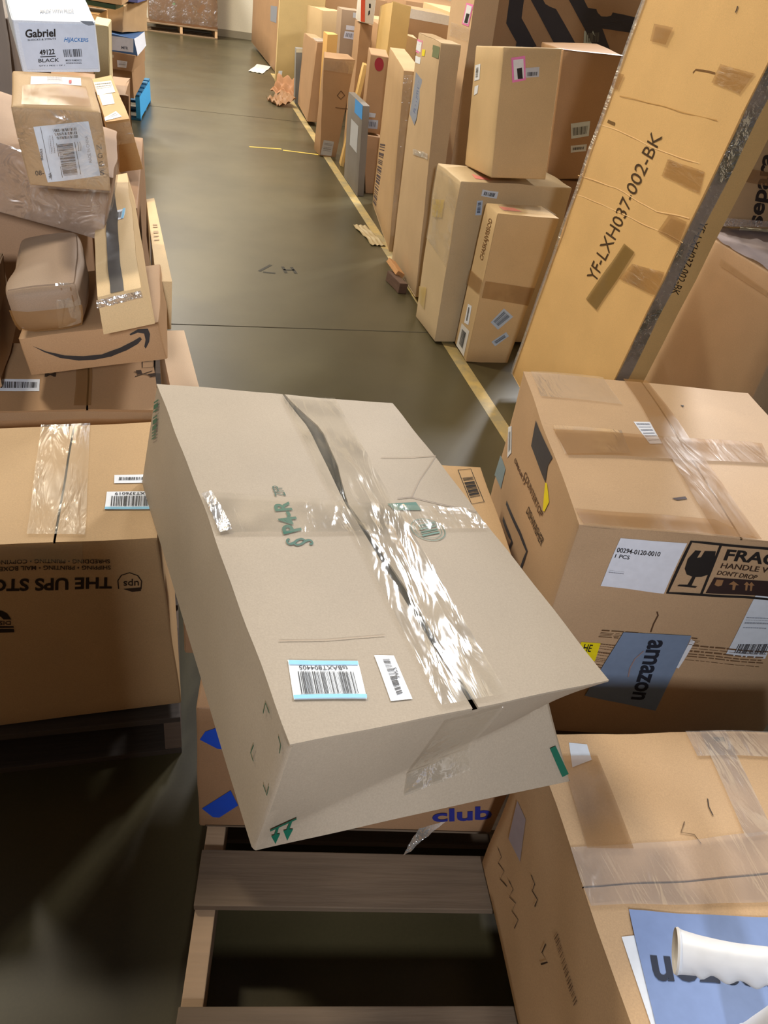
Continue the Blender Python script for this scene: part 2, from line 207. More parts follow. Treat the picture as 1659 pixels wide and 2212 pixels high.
'bg1':[[2.35,5.2,0.0],[3.1,5.2,0.0],[2.35,6.0,0.0],[3.1,6.0,0.0],[2.35,5.2,1.12],[3.1,5.2,1.12],[2.35,6.0,1.12],[3.1,6.0,1.12]],
'bg2':[[2.55,6.3,0.0],[3.1,6.3,0.0],[2.55,6.9,0.0],[3.1,6.9,0.0],[2.55,6.3,1.2],[3.1,6.3,1.2],[2.55,6.9,1.2],[3.1,6.9,1.2]],
'bg3':[[2.65,7.3,0.0],[3.3,7.3,0.0],[2.65,8.1,0.0],[3.3,8.1,0.0],[2.65,7.3,0.98],[3.3,7.3,0.98],[2.65,8.1,0.98],[3.3,8.1,0.98]],
'bg4':[[2.2,9.0,0.0],[2.8,9.0,0.0],[2.2,9.8,0.0],[2.8,9.8,0.0],[2.2,9.0,0.9],[2.8,9.0,0.9],[2.2,9.8,0.9],[2.8,9.8,0.9]],
'bg5':[[2.0,10.2,0.0],[2.7,10.2,0.0],[2.0,11.0,0.0],[2.7,11.0,0.0],[2.0,10.2,0.85],[2.7,10.2,0.85],[2.0,11.0,0.85],[2.7,11.0,0.85]],
'bg6':[[3.5,7.0,0.0],[4.3,7.0,0.0],[3.5,8.0,0.0],[4.3,8.0,0.0],[3.5,7.0,1.3],[4.3,7.0,1.3],[3.5,8.0,1.3],[4.3,8.0,1.3]],
'bg7':[[3.0,9.2,0.0],[4.2,9.2,0.0],[3.0,10.4,0.0],[4.2,10.4,0.0],[3.0,9.2,1.1],[4.2,9.2,1.1],[3.0,10.4,1.1],[4.2,10.4,1.1]],
'bg8':[[2.0,11.4,0.0],[2.8,11.4,0.0],[2.0,12.4,0.0],[2.8,12.4,0.0],[2.0,11.4,1.0],[2.8,11.4,1.0],[2.0,12.4,1.0],[2.8,12.4,1.0]],
'bg9':[[3.2,5.0,0.0],[4.2,5.0,0.0],[3.2,6.2,0.0],[4.2,6.2,0.0],[3.2,5.0,1.5],[4.2,5.0,1.5],[3.2,6.2,1.5],[4.2,6.2,1.5]],
'bg10':[[3.0,11.2,0.0],[4.4,11.2,0.0],[3.0,12.8,0.0],[4.4,12.8,0.0],[3.0,11.2,1.05],[4.4,11.2,1.05],[3.0,12.8,1.05],[4.4,12.8,1.05]],
'upsleft':[[-1.0,1.13,0.14],[-0.49,1.13,0.14],[-1.0,1.6,0.14],[-0.49,1.6,0.14],[-1.0,1.13,0.66],[-0.49,1.13,0.66],[-1.0,1.6,0.66],[-0.49,1.6,0.66]],  # unseen carton, added to keep light off the floor at lower left
'backstack1':[[-1.0,-1.0,0.0],[-0.13,-1.0,0.0],[-1.0,-0.42,0.0],[-0.13,-0.42,0.0],[-1.0,-1.0,0.52],[-0.13,-1.0,0.52],[-1.0,-0.42,0.52],[-0.13,-0.42,0.52]],  # unseen stack of three, added to block the rear light from the UPS front
'backstack2':[[-0.95,-0.98,0.522],[-0.12,-0.98,0.522],[-0.95,-0.42,0.522],[-0.12,-0.42,0.522],[-0.95,-0.98,0.95],[-0.12,-0.98,0.95],[-0.95,-0.42,0.95],[-0.12,-0.42,0.95]],
'backstack3':[[-0.98,-0.97,0.952],[-0.12,-0.97,0.952],[-0.98,-0.42,0.952],[-0.12,-0.42,0.952],[-0.98,-0.97,1.7],[-0.12,-0.97,1.7],[-0.98,-0.42,1.7],[-0.12,-0.42,1.7]],
'yfside':[[2.75,1.9,0.0],[3.4,1.9,0.0],[2.75,2.8,0.0],[3.4,2.8,0.0],[2.75,1.9,1.6],[3.4,1.9,1.6],[2.75,2.8,1.6],[3.4,2.8,1.6]]}

META={
'main':[
 ['cardboard_box', 'large plain kraft carton with green P4-R print and crushed front, tilted across the other boxes', 'cardboard box', '', (162, 145, 124), {'N': 28, 'noise': 0.0025, 'deform': 'main', 'seamgap': 1, 'seamL': [[0.4889, 0.9899], [0.5177, 0.845], [0.5057, 0.6772], [0.4899, 0.5395], [0.4983, 0.2581], [0.5113, 0.0219]], 'seamR': [[0.4993, 0.9909], [0.572, 0.842], [0.5508, 0.682], [0.502, 0.5394], [0.5276, 0.2584], [0.53, 0.0224]]}],
],
'ups':[
 ['cardboard_box', 'brown carton printed THE UPS STORE upside down on its dark front', 'cardboard box', 'cartons piled along the left side of the aisle', (186, 148, 102), {'N': 12, 'noise': 0.002, 'seam': [0.5635, 0.5891]}],
],
'wide':[
 ['cardboard_box', 'wide flat wrapped carton behind the UPS STORE box, long barcode sticker on top', 'cardboard box', 'cartons piled along the left side of the aisle', (172, 130, 88), {'N': 10, 'noise': 0.003, 'seam': [0.6675, 0.6642]}],
],
'panel':[
 ['cardboard_box', 'bare pale carton end sticking out beside the aisle below the slim carton', 'cardboard box', 'cartons piled along the left side of the aisle', (214, 178, 140), {'N': 4}],
],
'smile':[
 ['cardboard_box', 'low brown carton with a big dark smile arrow on its front', 'cardboard box', 'cartons piled along the left side of the aisle', (172, 130, 88), {'N': 10, 'noise': 0.003}],
],
'crumple':[
 ['cardboard_box', 'crumpled rounded brown carton lying on the left of the smile arrow box', 'cardboard box', 'cartons piled along the left side of the aisle', (142, 114, 88), {'N': 14, 'noise': 0.006, 'bulge': 0.008, 'rnd': 0.01}],
],
'longtape':[
 ['cardboard_box', 'long tan carton with a wide black tape stripe on top of the smile arrow box', 'cardboard box', 'cartons piled along the left side of the aisle', (206, 172, 122), {'N': 10, 'noise': 0.003}],
],
'thin':[
 ['cardboard_box', 'slim light carton on edge nearest the aisle, right of the black taped long carton', 'cardboard box', 'cartons piled along the left side of the aisle', (206, 172, 122), {'N': 5}],
],
'wrapped':[
 ['cardboard_box', 'film-wrapped brown carton with slanting bottom, under the box with the big white shipping label', 'cardboard box', 'cartons piled along the left side of the aisle', (158, 126, 100), {'N': 12, 'noise': 0.005, 'bulge': 0.008}],
],
'label':[
 ['cardboard_box', 'square carton with one big white shipping label and letters NGCS on front', 'cardboard box', 'cartons piled along the left side of the aisle', (186, 148, 102), {'N': 12, 'noise': 0.003, 'bulge': 0.005}],
],
'gabriel':[
 ['cardboard_box', 'white printed carton reading Gabriel 49122 BLACK on top of the left pile', 'cardboard box', 'cartons piled along the left side of the aisle', (212, 220, 234), {'N': 8, 'noise': 0.002}],
],
'small':[
 ['cardboard_box', 'narrow tan carton with several white labels leaning right behind the big shipping label box', 'cardboard box', 'cartons piled along the left side of the aisle', (200, 152, 90), {'N': 8, 'noise': 0.002}],
],
'lbase':[
 ['cardboard_box', 'big plain carton deep in the left pile, mostly hidden behind the long taped carton', 'cardboard box', 'cartons piled along the left side of the aisle', (150, 112, 78), {'N': 4}],  # dark brown stands in for the shaded gap below the wrapped carton
],
'lbase2':[
 ['cardboard_box', 'brown carton under the leaning narrow tan carton with several white labels', 'cardboard box', 'cartons piled along the left side of the aisle', (150, 112, 78), {'N': 4}],
],
'lcol':[
 ['wrapped_carton', 'dark grey shrink-wrapped carton at the far left edge behind the white Gabriel box', 'wrapped carton', 'cartons piled along the left side of the aisle', (92, 84, 80), {'N': 8, 'noise': 0.006}],
],
'lfar':[
 ['wrapped_carton', 'dark wrapped bundle standing behind the white Gabriel box in the left row', 'wrapped carton', '', (96, 82, 74), {'N': 6, 'noise': 0.006}],
],
'lfar2':[
 ['cardboard_box', 'plain brown carton in the left row between the dark bundle and the blue pallet', 'cardboard box', '', (150, 112, 78), {'N': 4}],
],
'fl_a':[
 ['cardboard_box', 'brown carton resting directly on the blue pallet', 'cardboard box', 'cartons stacked over the blue pallet', (172, 130, 88), {'N': 6, 'noise': 0.003}],
],
'fl_b':[
 ['cardboard_box', 'shallow brown carton with small square white sticker, under the blue and white box', 'cardboard box', 'cartons stacked over the blue pallet', (172, 130, 88), {'N': 6, 'noise': 0.003}],
],
'fl_blue':[
 ['printed_box', 'blue box with white end and white label in the far left stack', 'box', 'cartons stacked over the blue pallet', (70, 110, 165), {'N': 6, 'noise': 0.003}],
],
'fl_top':[
 ['cardboard_box', 'battered brown carton with torn corner on top of the blue and white box', 'cardboard box', 'cartons stacked over the blue pallet', (186, 148, 102), {'N': 8, 'noise': 0.008}],
],
'farstack':[
 ['wrapped_carton', 'big brown film-wrapped load standing at the far end wall of the aisle', 'wrapped carton', '', (150, 112, 80), {'N': 10, 'noise': 0.01}],
],
'blue':[
 ['cardboard_box', 'brown carton with blue petal shapes and blue club lettering, under the tilted kraft box', 'cardboard box', '', (150, 112, 78), {'N': 8, 'noise': 0.002}],
],
'stack2':[
 ['cardboard_box', 'small low brown carton wedged between blue printed box and tilted kraft box', 'cardboard box', '', (150, 112, 78), {'N': 4}],
],
'center':[
 ['cardboard_box', 'tan carton with black barcode frame print, peeking out right of the tilted kraft box', 'cardboard box', '', (186, 148, 102), {'N': 8, 'noise': 0.002}],
],
'dw':[
 ['cardboard_box', 'large dishwasher carton with FRAGILE print, taped top and an amazon sheet on its front', 'cardboard box', '', (190, 154, 116), {'N': 22, 'noise': 0.0025, 'bulge': 0.004, 'seam': [0.5103, 0.5218]}],
],
'lower':[
 ['cardboard_box', 'heavily taped carton in the bottom right corner with blue-grey amazon sheet on top', 'cardboard box', '', (200, 160, 116), {'N': 18, 'noise': 0.003, 'seamy': [0.4644, 0.4887]}],
],
'yf':[
 ['cardboard_box', 'tall narrow orange-tan carton lettered YF-LXH037-002-BK, standing on its end', 'cardboard box', 'cartons lined up along the right side of the aisle', (226, 180, 112), {'N': 14, 'noise': 0.0035}],
],
'narrow':[
 ['cardboard_box', 'slim carton on edge with two slanted white stickers on its dark front', 'cardboard box', 'cartons lined up along the right side of the aisle', (206, 172, 122), {'N': 8, 'noise': 0.0015}],
],
'tan':[
 ['cardboard_box', 'upright carton with pale taped side behind the slim carton with slanted stickers', 'cardboard box', 'cartons lined up along the right side of the aisle', (196, 170, 128), {'N': 12, 'noise': 0.004}],
],
'pairA':[
 ['cardboard_box', 'carton with pink-edged label on its front, stacked on the pale taped upright carton', 'cardboard box', 'cartons lined up along the right side of the aisle', (206, 172, 122), {'N': 8, 'noise': 0.0015}],
],
'pairB':[
 ['cardboard_box', 'carton with two white barcode stickers between the pink-labelled carton and the tall orange-tan one', 'cardboard box', 'cartons lined up along the right side of the aisle', (172, 130, 88), {'N': 8, 'noise': 0.0015}],
],
'pbsup':[
 ['cardboard_box', 'plain carton under the carton with two white barcode stickers', 'cardboard box', '', (150, 112, 78), {'N': 2}],
],
'stripe':[
 ['cardboard_box', 'huge carton with broad black diagonal stripes behind the stacked pair', 'cardboard box', 'cartons lined up along the right side of the aisle', (172, 130, 88), {'N': 8, 'noise': 0.003}],
],
'tall1':[
 ['cardboard_box', 'very tall slim carton left of the striped one, pink label high on its side', 'cardboard box', 'cartons lined up along the right side of the aisle', (214, 178, 136), {'N': 8, 'noise': 0.002}],
],
'tall2':[
 ['cardboard_box', 'tall slim carton with blue sideways print, pink label and green patch', 'cardboard box', 'cartons lined up along the right side of the aisle', (190, 158, 118), {'N': 8, 'noise': 0.003}],
],
'tall3':[
 ['cardboard_box', 'long flat carton on edge with dotted dark printing along its side, behind the blue-printed one', 'cardboard box', 'cartons lined up along the right side of the aisle', (186, 148, 102), {'N': 8, 'noise': 0.002}],
],
'red':[
 ['cardboard_box', 'dark-fronted carton with a red round mark and yellow edge', 'cardboard box', 'cartons lined up along the right side of the aisle', (172, 130, 88), {'N': 6}],
],
'under':[
 ['cardboard_box', 'plain carton standing below the one with a red round mark', 'cardboard box', 'cartons lined up along the right side of the aisle', (172, 130, 88), {'N': 4}],
],
'greyb':[
 ['cardboard_box', 'grey-sided flat carton with blue top corner standing by the yellow line', 'cardboard box', 'cartons lined up along the right side of the aisle', (120, 112, 104), {'N': 4}],
],
'lean':[
 ['wooden_board', 'thin yellow-edged board leaning between the grey flat carton and the brown upright one', 'board', 'cartons lined up along the right side of the aisle', (222, 180, 104), {'N': 6, 'noise': 0.003}],
],
'boxm':[
 ['cardboard_box', 'brown upright carton with a whitish label at its bottom left corner', 'cardboard box', 'cartons lined up along the right side of the aisle', (172, 130, 88), {'N': 8, 'noise': 0.003}],
],
'boxn':[
 ['cardboard_box', 'long brown carton on edge with light taped top, beyond the brown upright one', 'cardboard box', 'cartons lined up along the right side of the aisle', (172, 130, 88), {'N': 6, 'noise': 0.003}],
],
'small_o':[
 ['cardboard_box', 'small orange-tan carton showing over the long brown one with light taped top', 'cardboard box', 'cartons lined up along the right side of the aisle', (214, 160, 80), {'N': 3}],
],
'p':[
 ['cardboard_box', 'tall pale tan carton with ragged top edge behind the long brown one', 'cardboard box', 'cartons lined up along the right side of the aisle', (206, 172, 122), {'N': 5, 'noise': 0.005}],
],
'q':[
 ['cardboard_box', 'upright greyish carton with two small white labels and a white corner tag', 'cardboard box', 'cartons lined up along the right side of the aisle', (164, 136, 108), {'N': 4}],
],
'grey':[
 ['cardboard_box', 'very slim grey carton with a white cap at the aisle edge', 'cardboard box', 'cartons lined up along the right side of the aisle', (130, 126, 120), {'N': 3}],
],
'tanpanel':[
 ['cardboard_box', 'broad upright yellow-tan carton with tiny white tag near the floor, far along the aisle', 'cardboard box', 'cartons lined up along the right side of the aisle', (214, 182, 120), {'N': 5}],
],
'brownp':[
 ['cardboard_box', 'long brown carton wall at far end of right row, pale grey paper on it', 'cardboard box', 'cartons lined up along the right side of the aisle', (172, 130, 88), {'N': 5}],
],
'redwhite':[
 ['printed_box', 'white and red printed box with small pictures, perched on a slim brown carton', 'box', '', (226, 218, 206), {'N': 3}],
],
'rwunder':[
 ['cardboard_box', 'slim brown carton carrying the white and red printed box', 'cardboard box', 'cartons lined up along the right side of the aisle', (172, 130, 88), {'N': 4}],
],
'r':[
 ['cardboard_box', 'tall yellow-tan carton with folded top flap behind the carton with a red round mark', 'cardboard box', 'cartons lined up along the right side of the aisle', (208, 168, 96), {'N': 5, 'noise': 0.004}],
],
's':[
 ['cardboard_box', 'wide ribbed brown carton with white-taped top edge behind the blue-printed tall carton', 'cardboard box', 'cartons lined up along the right side of the aisle', (172, 130, 88), {'N': 4}],
],
't':[
 ['cardboard_box', 'small tan carton squeezed below the ribbed one with white-taped edge', 'cardboard box', 'cartons lined up along the right side of the aisle', (206, 172, 122), {'N': 3}],
],
'separ':[
 ['cardboard_box', 'brown carton with large black sideways lettering at the right edge, taped below', 'cardboard box', '', (178, 148, 110), {'N': 6, 'noise': 0.002}],
],
'boxx':[
 ['cardboard_box', 'big plain brown carton with grey plastic film on top, right of the tall orange-tan carton', 'cardboard box', '', (206, 172, 134), {'N': 8, 'noise': 0.002}],
],
'upsleft':[
 ['cardboard_box', 'unseen carton added for shade beside the UPS STORE carton, beyond the left picture edge', 'cardboard box', 'cartons piled along the left side of the aisle', (172, 130, 88), {'N': 2}],
],
'backstack1':[
 ['cardboard_box', 'unseen carton added for shade, bottom of the stack behind the viewer', 'cardboard box', '', (172, 130, 88), {'N': 2}],
],
'backstack2':[
 ['cardboard_box', 'unseen carton added for shade, middle of the stack behind the viewer', 'cardboard box', '', (172, 130, 88), {'N': 2}],
],
'backstack3':[
 ['cardboard_box', 'unseen carton added for shade, top of the stack behind the viewer', 'cardboard box', '', (172, 130, 88), {'N': 2}],
],
'yfside':[
 ['cardboard_box', 'plain brown carton beyond the film-topped carton', 'cardboard box', '', (150, 112, 78), {'N': 2}],
],
'bg1':[
 ['cardboard_box', 'plain carton behind the striped carton', 'cardboard box', 'cartons stored beyond the right row', (196, 162, 120), {'N': 3, 'noise': 0.003}],
],
'bg2':[
 ['cardboard_box', 'tall pale carton behind the ribbed carton', 'cardboard box', 'cartons stored beyond the right row', (206, 172, 122), {'N': 3, 'noise': 0.003}],
],
'bg3':[
 ['cardboard_box', 'tan carton behind the yellow-tan carton with folded flap', 'cardboard box', 'cartons stored beyond the right row', (186, 148, 102), {'N': 3, 'noise': 0.003}],
],
'bg4':[
 ['cardboard_box', 'brown carton behind the greyish carton with two small labels', 'cardboard box', 'cartons stored beyond the right row', (172, 130, 88), {'N': 3, 'noise': 0.003}],
],
'bg5':[
 ['cardboard_box', 'tan carton behind the pale carton with ragged top', 'cardboard box', 'cartons stored beyond the right row', (206, 172, 122), {'N': 3, 'noise': 0.003}],
],
'bg6':[
 ['cardboard_box', 'large brown carton far back on the right', 'cardboard box', 'cartons stored beyond the right row', (186, 148, 102), {'N': 3, 'noise': 0.003}],
],
'bg7':[
 ['cardboard_box', 'large tan carton far back behind the greyish one', 'cardboard box', 'cartons stored beyond the right row', (206, 172, 122), {'N': 3, 'noise': 0.003}],
],
'bg8':[
 ['cardboard_box', 'brown carton behind the broad yellow-tan carton', 'cardboard box', 'cartons stored beyond the right row', (172, 130, 88), {'N': 3, 'noise': 0.003}],
],
'bg9':[
 ['cardboard_box', 'tall carton far behind the striped carton', 'cardboard box', 'cartons stored beyond the right row', (186, 148, 102), {'N': 3, 'noise': 0.003}],
],
'bg10':[
 ['cardboard_box', 'brown carton in the far right corner of the store', 'cardboard box', 'cartons stored beyond the right row', (172, 130, 88), {'N': 3, 'noise': 0.003}],
],
}

DEC={
'main':[
 ['lettering', 'text', 'top', [[0.2091, 0.4411], [0.2241, 0.5445], [0.2821, 0.5426], [0.2771, 0.4543]], 'P4-R', (20, 90, 70), 0, ''],
 ['lettering', 'text', 'top', [[0.2459, 0.5613], [0.2516, 0.5961], [0.2858, 0.5963], [0.2851, 0.5628]], 'ZFP', (50, 80, 66), 0, ''],
 ['lettering', 'text', 'top', [[0.2017, 0.4092], [0.2123, 0.4329], [0.3009, 0.4299], [0.2933, 0.4083]], '§', (40, 84, 68), 0, ''],
 ['recycling_mark', 'poly', 'top', [[0.6506, 0.5332], [0.7709, 0.5373], [0.7714, 0.5084], [0.6597, 0.51]], 0, (20, 90, 70), 0, 'green printed patch'],
 ['recycling_mark', 'line', 'top', [[0.7125, 0.531], [0.715, 0.5142]], 0.004, (196, 172, 142), 0, ''],
 ['stamp_ring', 'line', 'top', [[0.8013, 0.4329], [0.7943, 0.424], [0.7837, 0.4164], [0.7703, 0.4105], [0.755, 0.4067], [0.7388, 0.4053], [0.7228, 0.4062], [0.708, 0.4095], [0.6954, 0.4149], [0.6857, 0.422], [0.6797, 0.4305], [0.6777, 0.4396], [0.6798, 0.449], [0.6861, 0.4579], [0.6962, 0.4658], [0.7093, 0.472], [0.7247, 0.4762], [0.7414, 0.478], [0.758, 0.4773], [0.7735, 0.474], [0.7866, 0.4684], [0.7965, 0.4609], [0.8025, 0.452], [0.8041, 0.4425], [0.8013, 0.4329]], 0.0016, (60, 100, 84), 0, ''],
 ['stamp_ring', 'line', 'top', [[0.7896, 0.4348], [0.7843, 0.4279], [0.776, 0.4218], [0.7654, 0.4172], [0.7531, 0.4141], [0.74, 0.413], [0.727, 0.4137], [0.715, 0.4162], [0.7046, 0.4204], [0.6966, 0.426], [0.6915, 0.4326], [0.6896, 0.4398], [0.6912, 0.4471], [0.6961, 0.4541], [0.704, 0.4603], [0.7145, 0.4652], [0.7268, 0.4684], [0.7401, 0.4699], [0.7535, 0.4693], [0.766, 0.4668], [0.7767, 0.4624], [0.7849, 0.4566], [0.7899, 0.4498], [0.7915, 0.4423], [0.7896, 0.4348]], 0.001, (60, 100, 84), 0, ''],
 ['stamp_lines', 'bars', 'top', [[0.7123, 0.4575], [0.7877, 0.4669], [0.7763, 0.4259], [0.7002, 0.4192]], 'h6', (70, 108, 92), 0, ''],
 ['barcode_label', 'sheet', 'top', [[0.0702, 0.1431], [0.2582, 0.1234], [0.2331, 0.0505], [0.0487, 0.0696]], 'r', (232, 236, 240), 0, 'white barcode label with light blue bands'],
 ['band', 'poly', 'top', [[0.0705, 0.1412], [0.2557, 0.1218], [0.2533, 0.1143], [0.0686, 0.1331]], 1, (130, 190, 222), 1, ''],
 ['band', 'poly', 'top', [[0.0503, 0.077], [0.237, 0.058], [0.2336, 0.0514], [0.0491, 0.0704]], 1, (130, 190, 222), 1, ''],
 ['barcode', 'bars', 'top', [[0.0843, 0.1186], [0.233, 0.1023], [0.22, 0.0618], [0.072, 0.0769]], 'v46', (35, 33, 34), 1, ''],
 ['lettering', 'text', 'top', [[0.2198, 0.1065], [0.0905, 0.1207], [0.0924, 0.1287], [0.2213, 0.1149]], 'tsBAXT804405', (35, 33, 34), 1, ''],
 ['barcode_label', 'sheet', 'top', [[0.3118, 0.1307], [0.3682, 0.1259], [0.358, 0.037], [0.296, 0.0402]], 'r', (228, 230, 236), 0, 'narrow white barcode label'],
 ['barcode', 'bars', 'top', [[0.3287, 0.1209], [0.3492, 0.1198], [0.3387, 0.0494], [0.3197, 0.048]], 'h34', (35, 33, 34), 1, ''],
 ['lettering', 'text', 'top', [[0.3421, 0.0787], [0.346, 0.1004], [0.3565, 0.1012], [0.3525, 0.0795]], '3953', (35, 33, 34), 1, ''],
 ['arrow_mark', 'poly', 'front', [[0.0242, 0.2233], [0.0931, 0.2484], [0.0964, 0.2265], [0.0273, 0.2013]], 0, (20, 90, 70), 0, ''],
 ['arrow_mark', 'poly', 'front', [[0.0428, 0.2114], [0.0496, 0.2149], [0.0528, 0.1249], [0.0619, 0.1167], [0.0543, 0.0395], [0.0353, 0.1359], [0.0443, 0.1277]], 0, (20, 90, 70), 0, ''],
 ['arrow_mark', 'poly', 'front', [[0.0778, 0.2188], [0.0847, 0.2223], [0.0859, 0.1294], [0.0965, 0.1201], [0.0854, 0.0411], [0.0681, 0.1404], [0.0772, 0.1323]], 0, (20, 90, 70), 0, ''],
 ['corner_mark', 'line', 'left', [[0.9108, 0.8479], [0.9088, 0.9223], [0.9282, 0.931]], 0.0022, (50, 84, 66), 0, ''],
 ['corner_mark', 'line', 'left', [[0.9132, 0.584], [0.9124, 0.5057], [0.9263, 0.4995]], 0.0022, (50, 84, 66), 0, ''],
 ['corner_mark', 'line', 'left', [[0.971, 0.9407], [0.984, 0.9285], [0.9872, 0.8769]], 0.0022, (50, 84, 66), 0, ''],
 ['corner_mark', 'line', 'left', [[0.9712, 0.5234], [0.9891, 0.5283], [0.9865, 0.5925]], 0.0022, (50, 84, 66), 0, ''],
 ['green_print', 'bars', 'left', [[0.0158, 0.873], [0.0484, 0.9676], [0.0817, 0.6239], [0.0502, 0.5182]], 'h9', (60, 100, 80), 0, ''],
 ['green_patch', 'poly', 'front', [[0.9519, 0.2696], [0.9779, 0.2786], [0.9968, 0.067], [0.9696, 0.0536]], 0, (20, 90, 70), 0, 'green printed square by the crushed corner'],
 ['packing_tape', 'tape', 'top', [[0.4745, 0.9885], [0.7172, 0.993], [0.6286, 0.0122], [0.4229, 0.0118]], 'clear2', (0, 0, 0), 0, 'wrinkled clear packing tape along the seam'],
 ['packing_tape', 'tape', 'front', [[0.4316, 0.9632], [0.6061, 1.0229], [0.6279, 0.2328], [0.4137, 0.1586]], 'clear2', (0, 0, 0), 0, 'clear tape folded down over the front'],
 ['packing_tape', 'tape', 'top', [[0.0197, 0.5693], [0.9682, 0.5056], [0.9904, 0.432], [0.0213, 0.447]], 'clear2', (0, 0, 0), 0, 'clear tape across the top'],
 ['flap_fold', 'line', 'top', [[0.7513, 0.7206], [0.8731, 0.7247], [1.0012, 0.7354]], 0.0016, (140, 120, 96), 0, ''],
 ['flap_fold', 'line', 'top', [[1.0012, 0.7354], [0.851, 0.6276], [0.7663, 0.5564]], 0.0014, (140, 120, 96), 0, ''],
 ['flap_fold', 'line', 'top', [[0.705, 0.5514], [0.7663, 0.5564], [0.88, 0.5259], [0.9971, 0.4964]], 0.0018, (110, 92, 74), 0, ''],
 ['flap_fold', 'line', 'top', [[0.067, 0.1824], [0.1933, 0.1745], [0.3735, 0.17]], 0.0012, (150, 130, 106), 0, ''],
 ['tape_tail', 'tape', 'front', [[0.472, -0.1101], [0.5558, -0.0918], [0.4473, -0.3422], [0.4255, -0.3674]], 'foil', (0, 0, 0), 0, 'loose clear tape end hanging below the front'],
 ['tape_end', 'tape', 'top', [[0.0028, 0.5664], [0.038, 0.5753], [0.0573, 0.4565], [0.0155, 0.4498]], 'foil', (0, 0, 0), 0, 'bright bunched tape end'],
],
'ups':[
 ['barcode_label', 'sheet', 'top', [[0.8076, 0.5191], [0.9943, 0.5055], [0.9884, 0.4342], [0.8066, 0.4474]], 'r', (226, 230, 238), 0, 'white barcode label'],
 ['barcode', 'bars', 'top', [[0.8299, 0.4973], [0.9582, 0.484], [0.9556, 0.4603], [0.828, 0.4696]], 'v26', (35, 33, 34), 1, ''],
 ['barcode_label', 'sheet', 'top', [[0.7735, 0.3798], [1.0088, 0.3627], [1.001, 0.2172], [0.7664, 0.2345]], 'r', (226, 230, 238), 0, 'white barcode label with blue band'],
 ['band', 'poly', 'top', [[0.768, 0.2526], [1.0014, 0.2355], [1.001, 0.2172], [0.7664, 0.2345]], 1, (130, 190, 222), 1, ''],
 ['barcode', 'bars', 'top', [[0.7955, 0.3401], [0.9754, 0.3269], [0.9739, 0.2448], [0.7928, 0.2581]], 'v30', (35, 33, 34), 1, ''],
 ['lettering', 'text', 'top', [[0.9864, 0.3337], [0.8103, 0.3466], [0.8099, 0.3695], [0.9868, 0.3566]], 'BAXT376019', (35, 33, 34), 1, ''],
 ['store_lettering', 'text', 'front', [[0.7595, 0.7634], [0.1423, 0.7993], [0.1612, 0.8592], [0.7702, 0.8235]], 'THE UPS STORE', (44, 32, 26), 0, ''],
 ['store_lettering', 'text', 'front', [[0.7733, 0.8637], [0.1403, 0.8982], [0.1465, 0.9174], [0.777, 0.8846]], 'SHIPPING • PRINTING • MAIL BOXES • PACKING', (58, 42, 34), 0, ''],
 ['store_lettering', 'text', 'front', [[0.7771, 0.8962], [0.1499, 0.928], [0.156, 0.9469], [0.7807, 0.9167]], 'SHREDDING • PRINTING • COPYING • PACKING', (58, 42, 34), 0, ''],
 ['shield_mark', 'line', 'front', [[0.7904, 0.761], [0.7938, 0.8049], [0.815, 0.8324], [0.8541, 0.844], [0.8889, 0.8272], [0.9012, 0.797], [0.8904, 0.7531]], 0.0022, (54, 40, 32), 0, ''],
 ['shield_mark', 'poly', 'front', [[0.8111, 0.7593], [0.8919, 0.763], [0.8889, 0.7431], [0.8483, 0.7413]], 0, (54, 40, 32), 0, ''],
 ['shield_mark', 'text', 'front', [[0.885, 0.7735], [0.8139, 0.7765], [0.82, 0.8127], [0.8905, 0.81]], 'ups', (54, 40, 32), 0, ''],
 ['print_mark', 'poly', 'front', [[0.2267, 0.695], [0.2608, 0.6895], [0.28, 0.6729], [0.2889, 0.6395], [0.2556, 0.6427], [0.248, 0.6584], [0.2223, 0.6658]], 0, (44, 32, 26), 0, ''],
 ['print_mark', 'poly', 'front', [[0.2022, 0.6099], [0.2887, 0.6012], [0.2886, 0.5935], [0.1993, 0.6]], 0, (44, 32, 26), 0, ''],
 ['print_mark', 'poly', 'front', [[0.1979, 0.5951], [0.2866, 0.5859], [0.2838, 0.568], [0.1921, 0.5751]], 0, (44, 32, 26), 0, ''],
 ['print_mark', 'text', 'front', [[0.2788, 0.6099], [0.2036, 0.6149], [0.21, 0.637], [0.2849, 0.6323]], 'DISC', (58, 42, 34), 0, ''],
 ['packing_tape', 'tape', 'top', [[0.4241, 1.0447], [0.6749, 1.0249], [0.6924, 0.0366], [0.4479, 0.0555]], 'clear', (0, 0, 0), 0, 'clear tape along the top seam'],
 ['packing_tape', 'tape', 'front', [[0.3496, 1.0294], [0.6849, 1.0133], [0.6641, 0.9123], [0.322, 0.9329]], 'clear', (0, 0, 0), 0, 'clear tape over the front edge'],
],
'wide':[
 ['barcode_label', 'sheet', 'top', [[0.2174, 0.4248], [0.4442, 0.4236], [0.4497, 0.254], [0.2262, 0.2582]], 'r', (226, 230, 238), 0, 'long white barcode sticker'],
 ['barcode', 'bars', 'top', [[0.2698, 0.3852], [0.4357, 0.3772], [0.4372, 0.299], [0.2761, 0.2951]], 'v40', (35, 33, 34), 1, ''],
 ['tape_strip', 'tape', 'top', [[0.6086, 0.8686], [0.6838, 0.8708], [0.6843, 0.0238], [0.6092, 0.0265]], 'tan', (0, 0, 0), 0, 'brown tape over the seam'],
 ['print_mark', 'line', 'top', [[0.94, 0.6947], [1.003, 0.7032], [0.9998, 0.6066], [0.9401, 0.5988], [0.94, 0.6947]], 0.0022, (62, 48, 38), 0, ''],
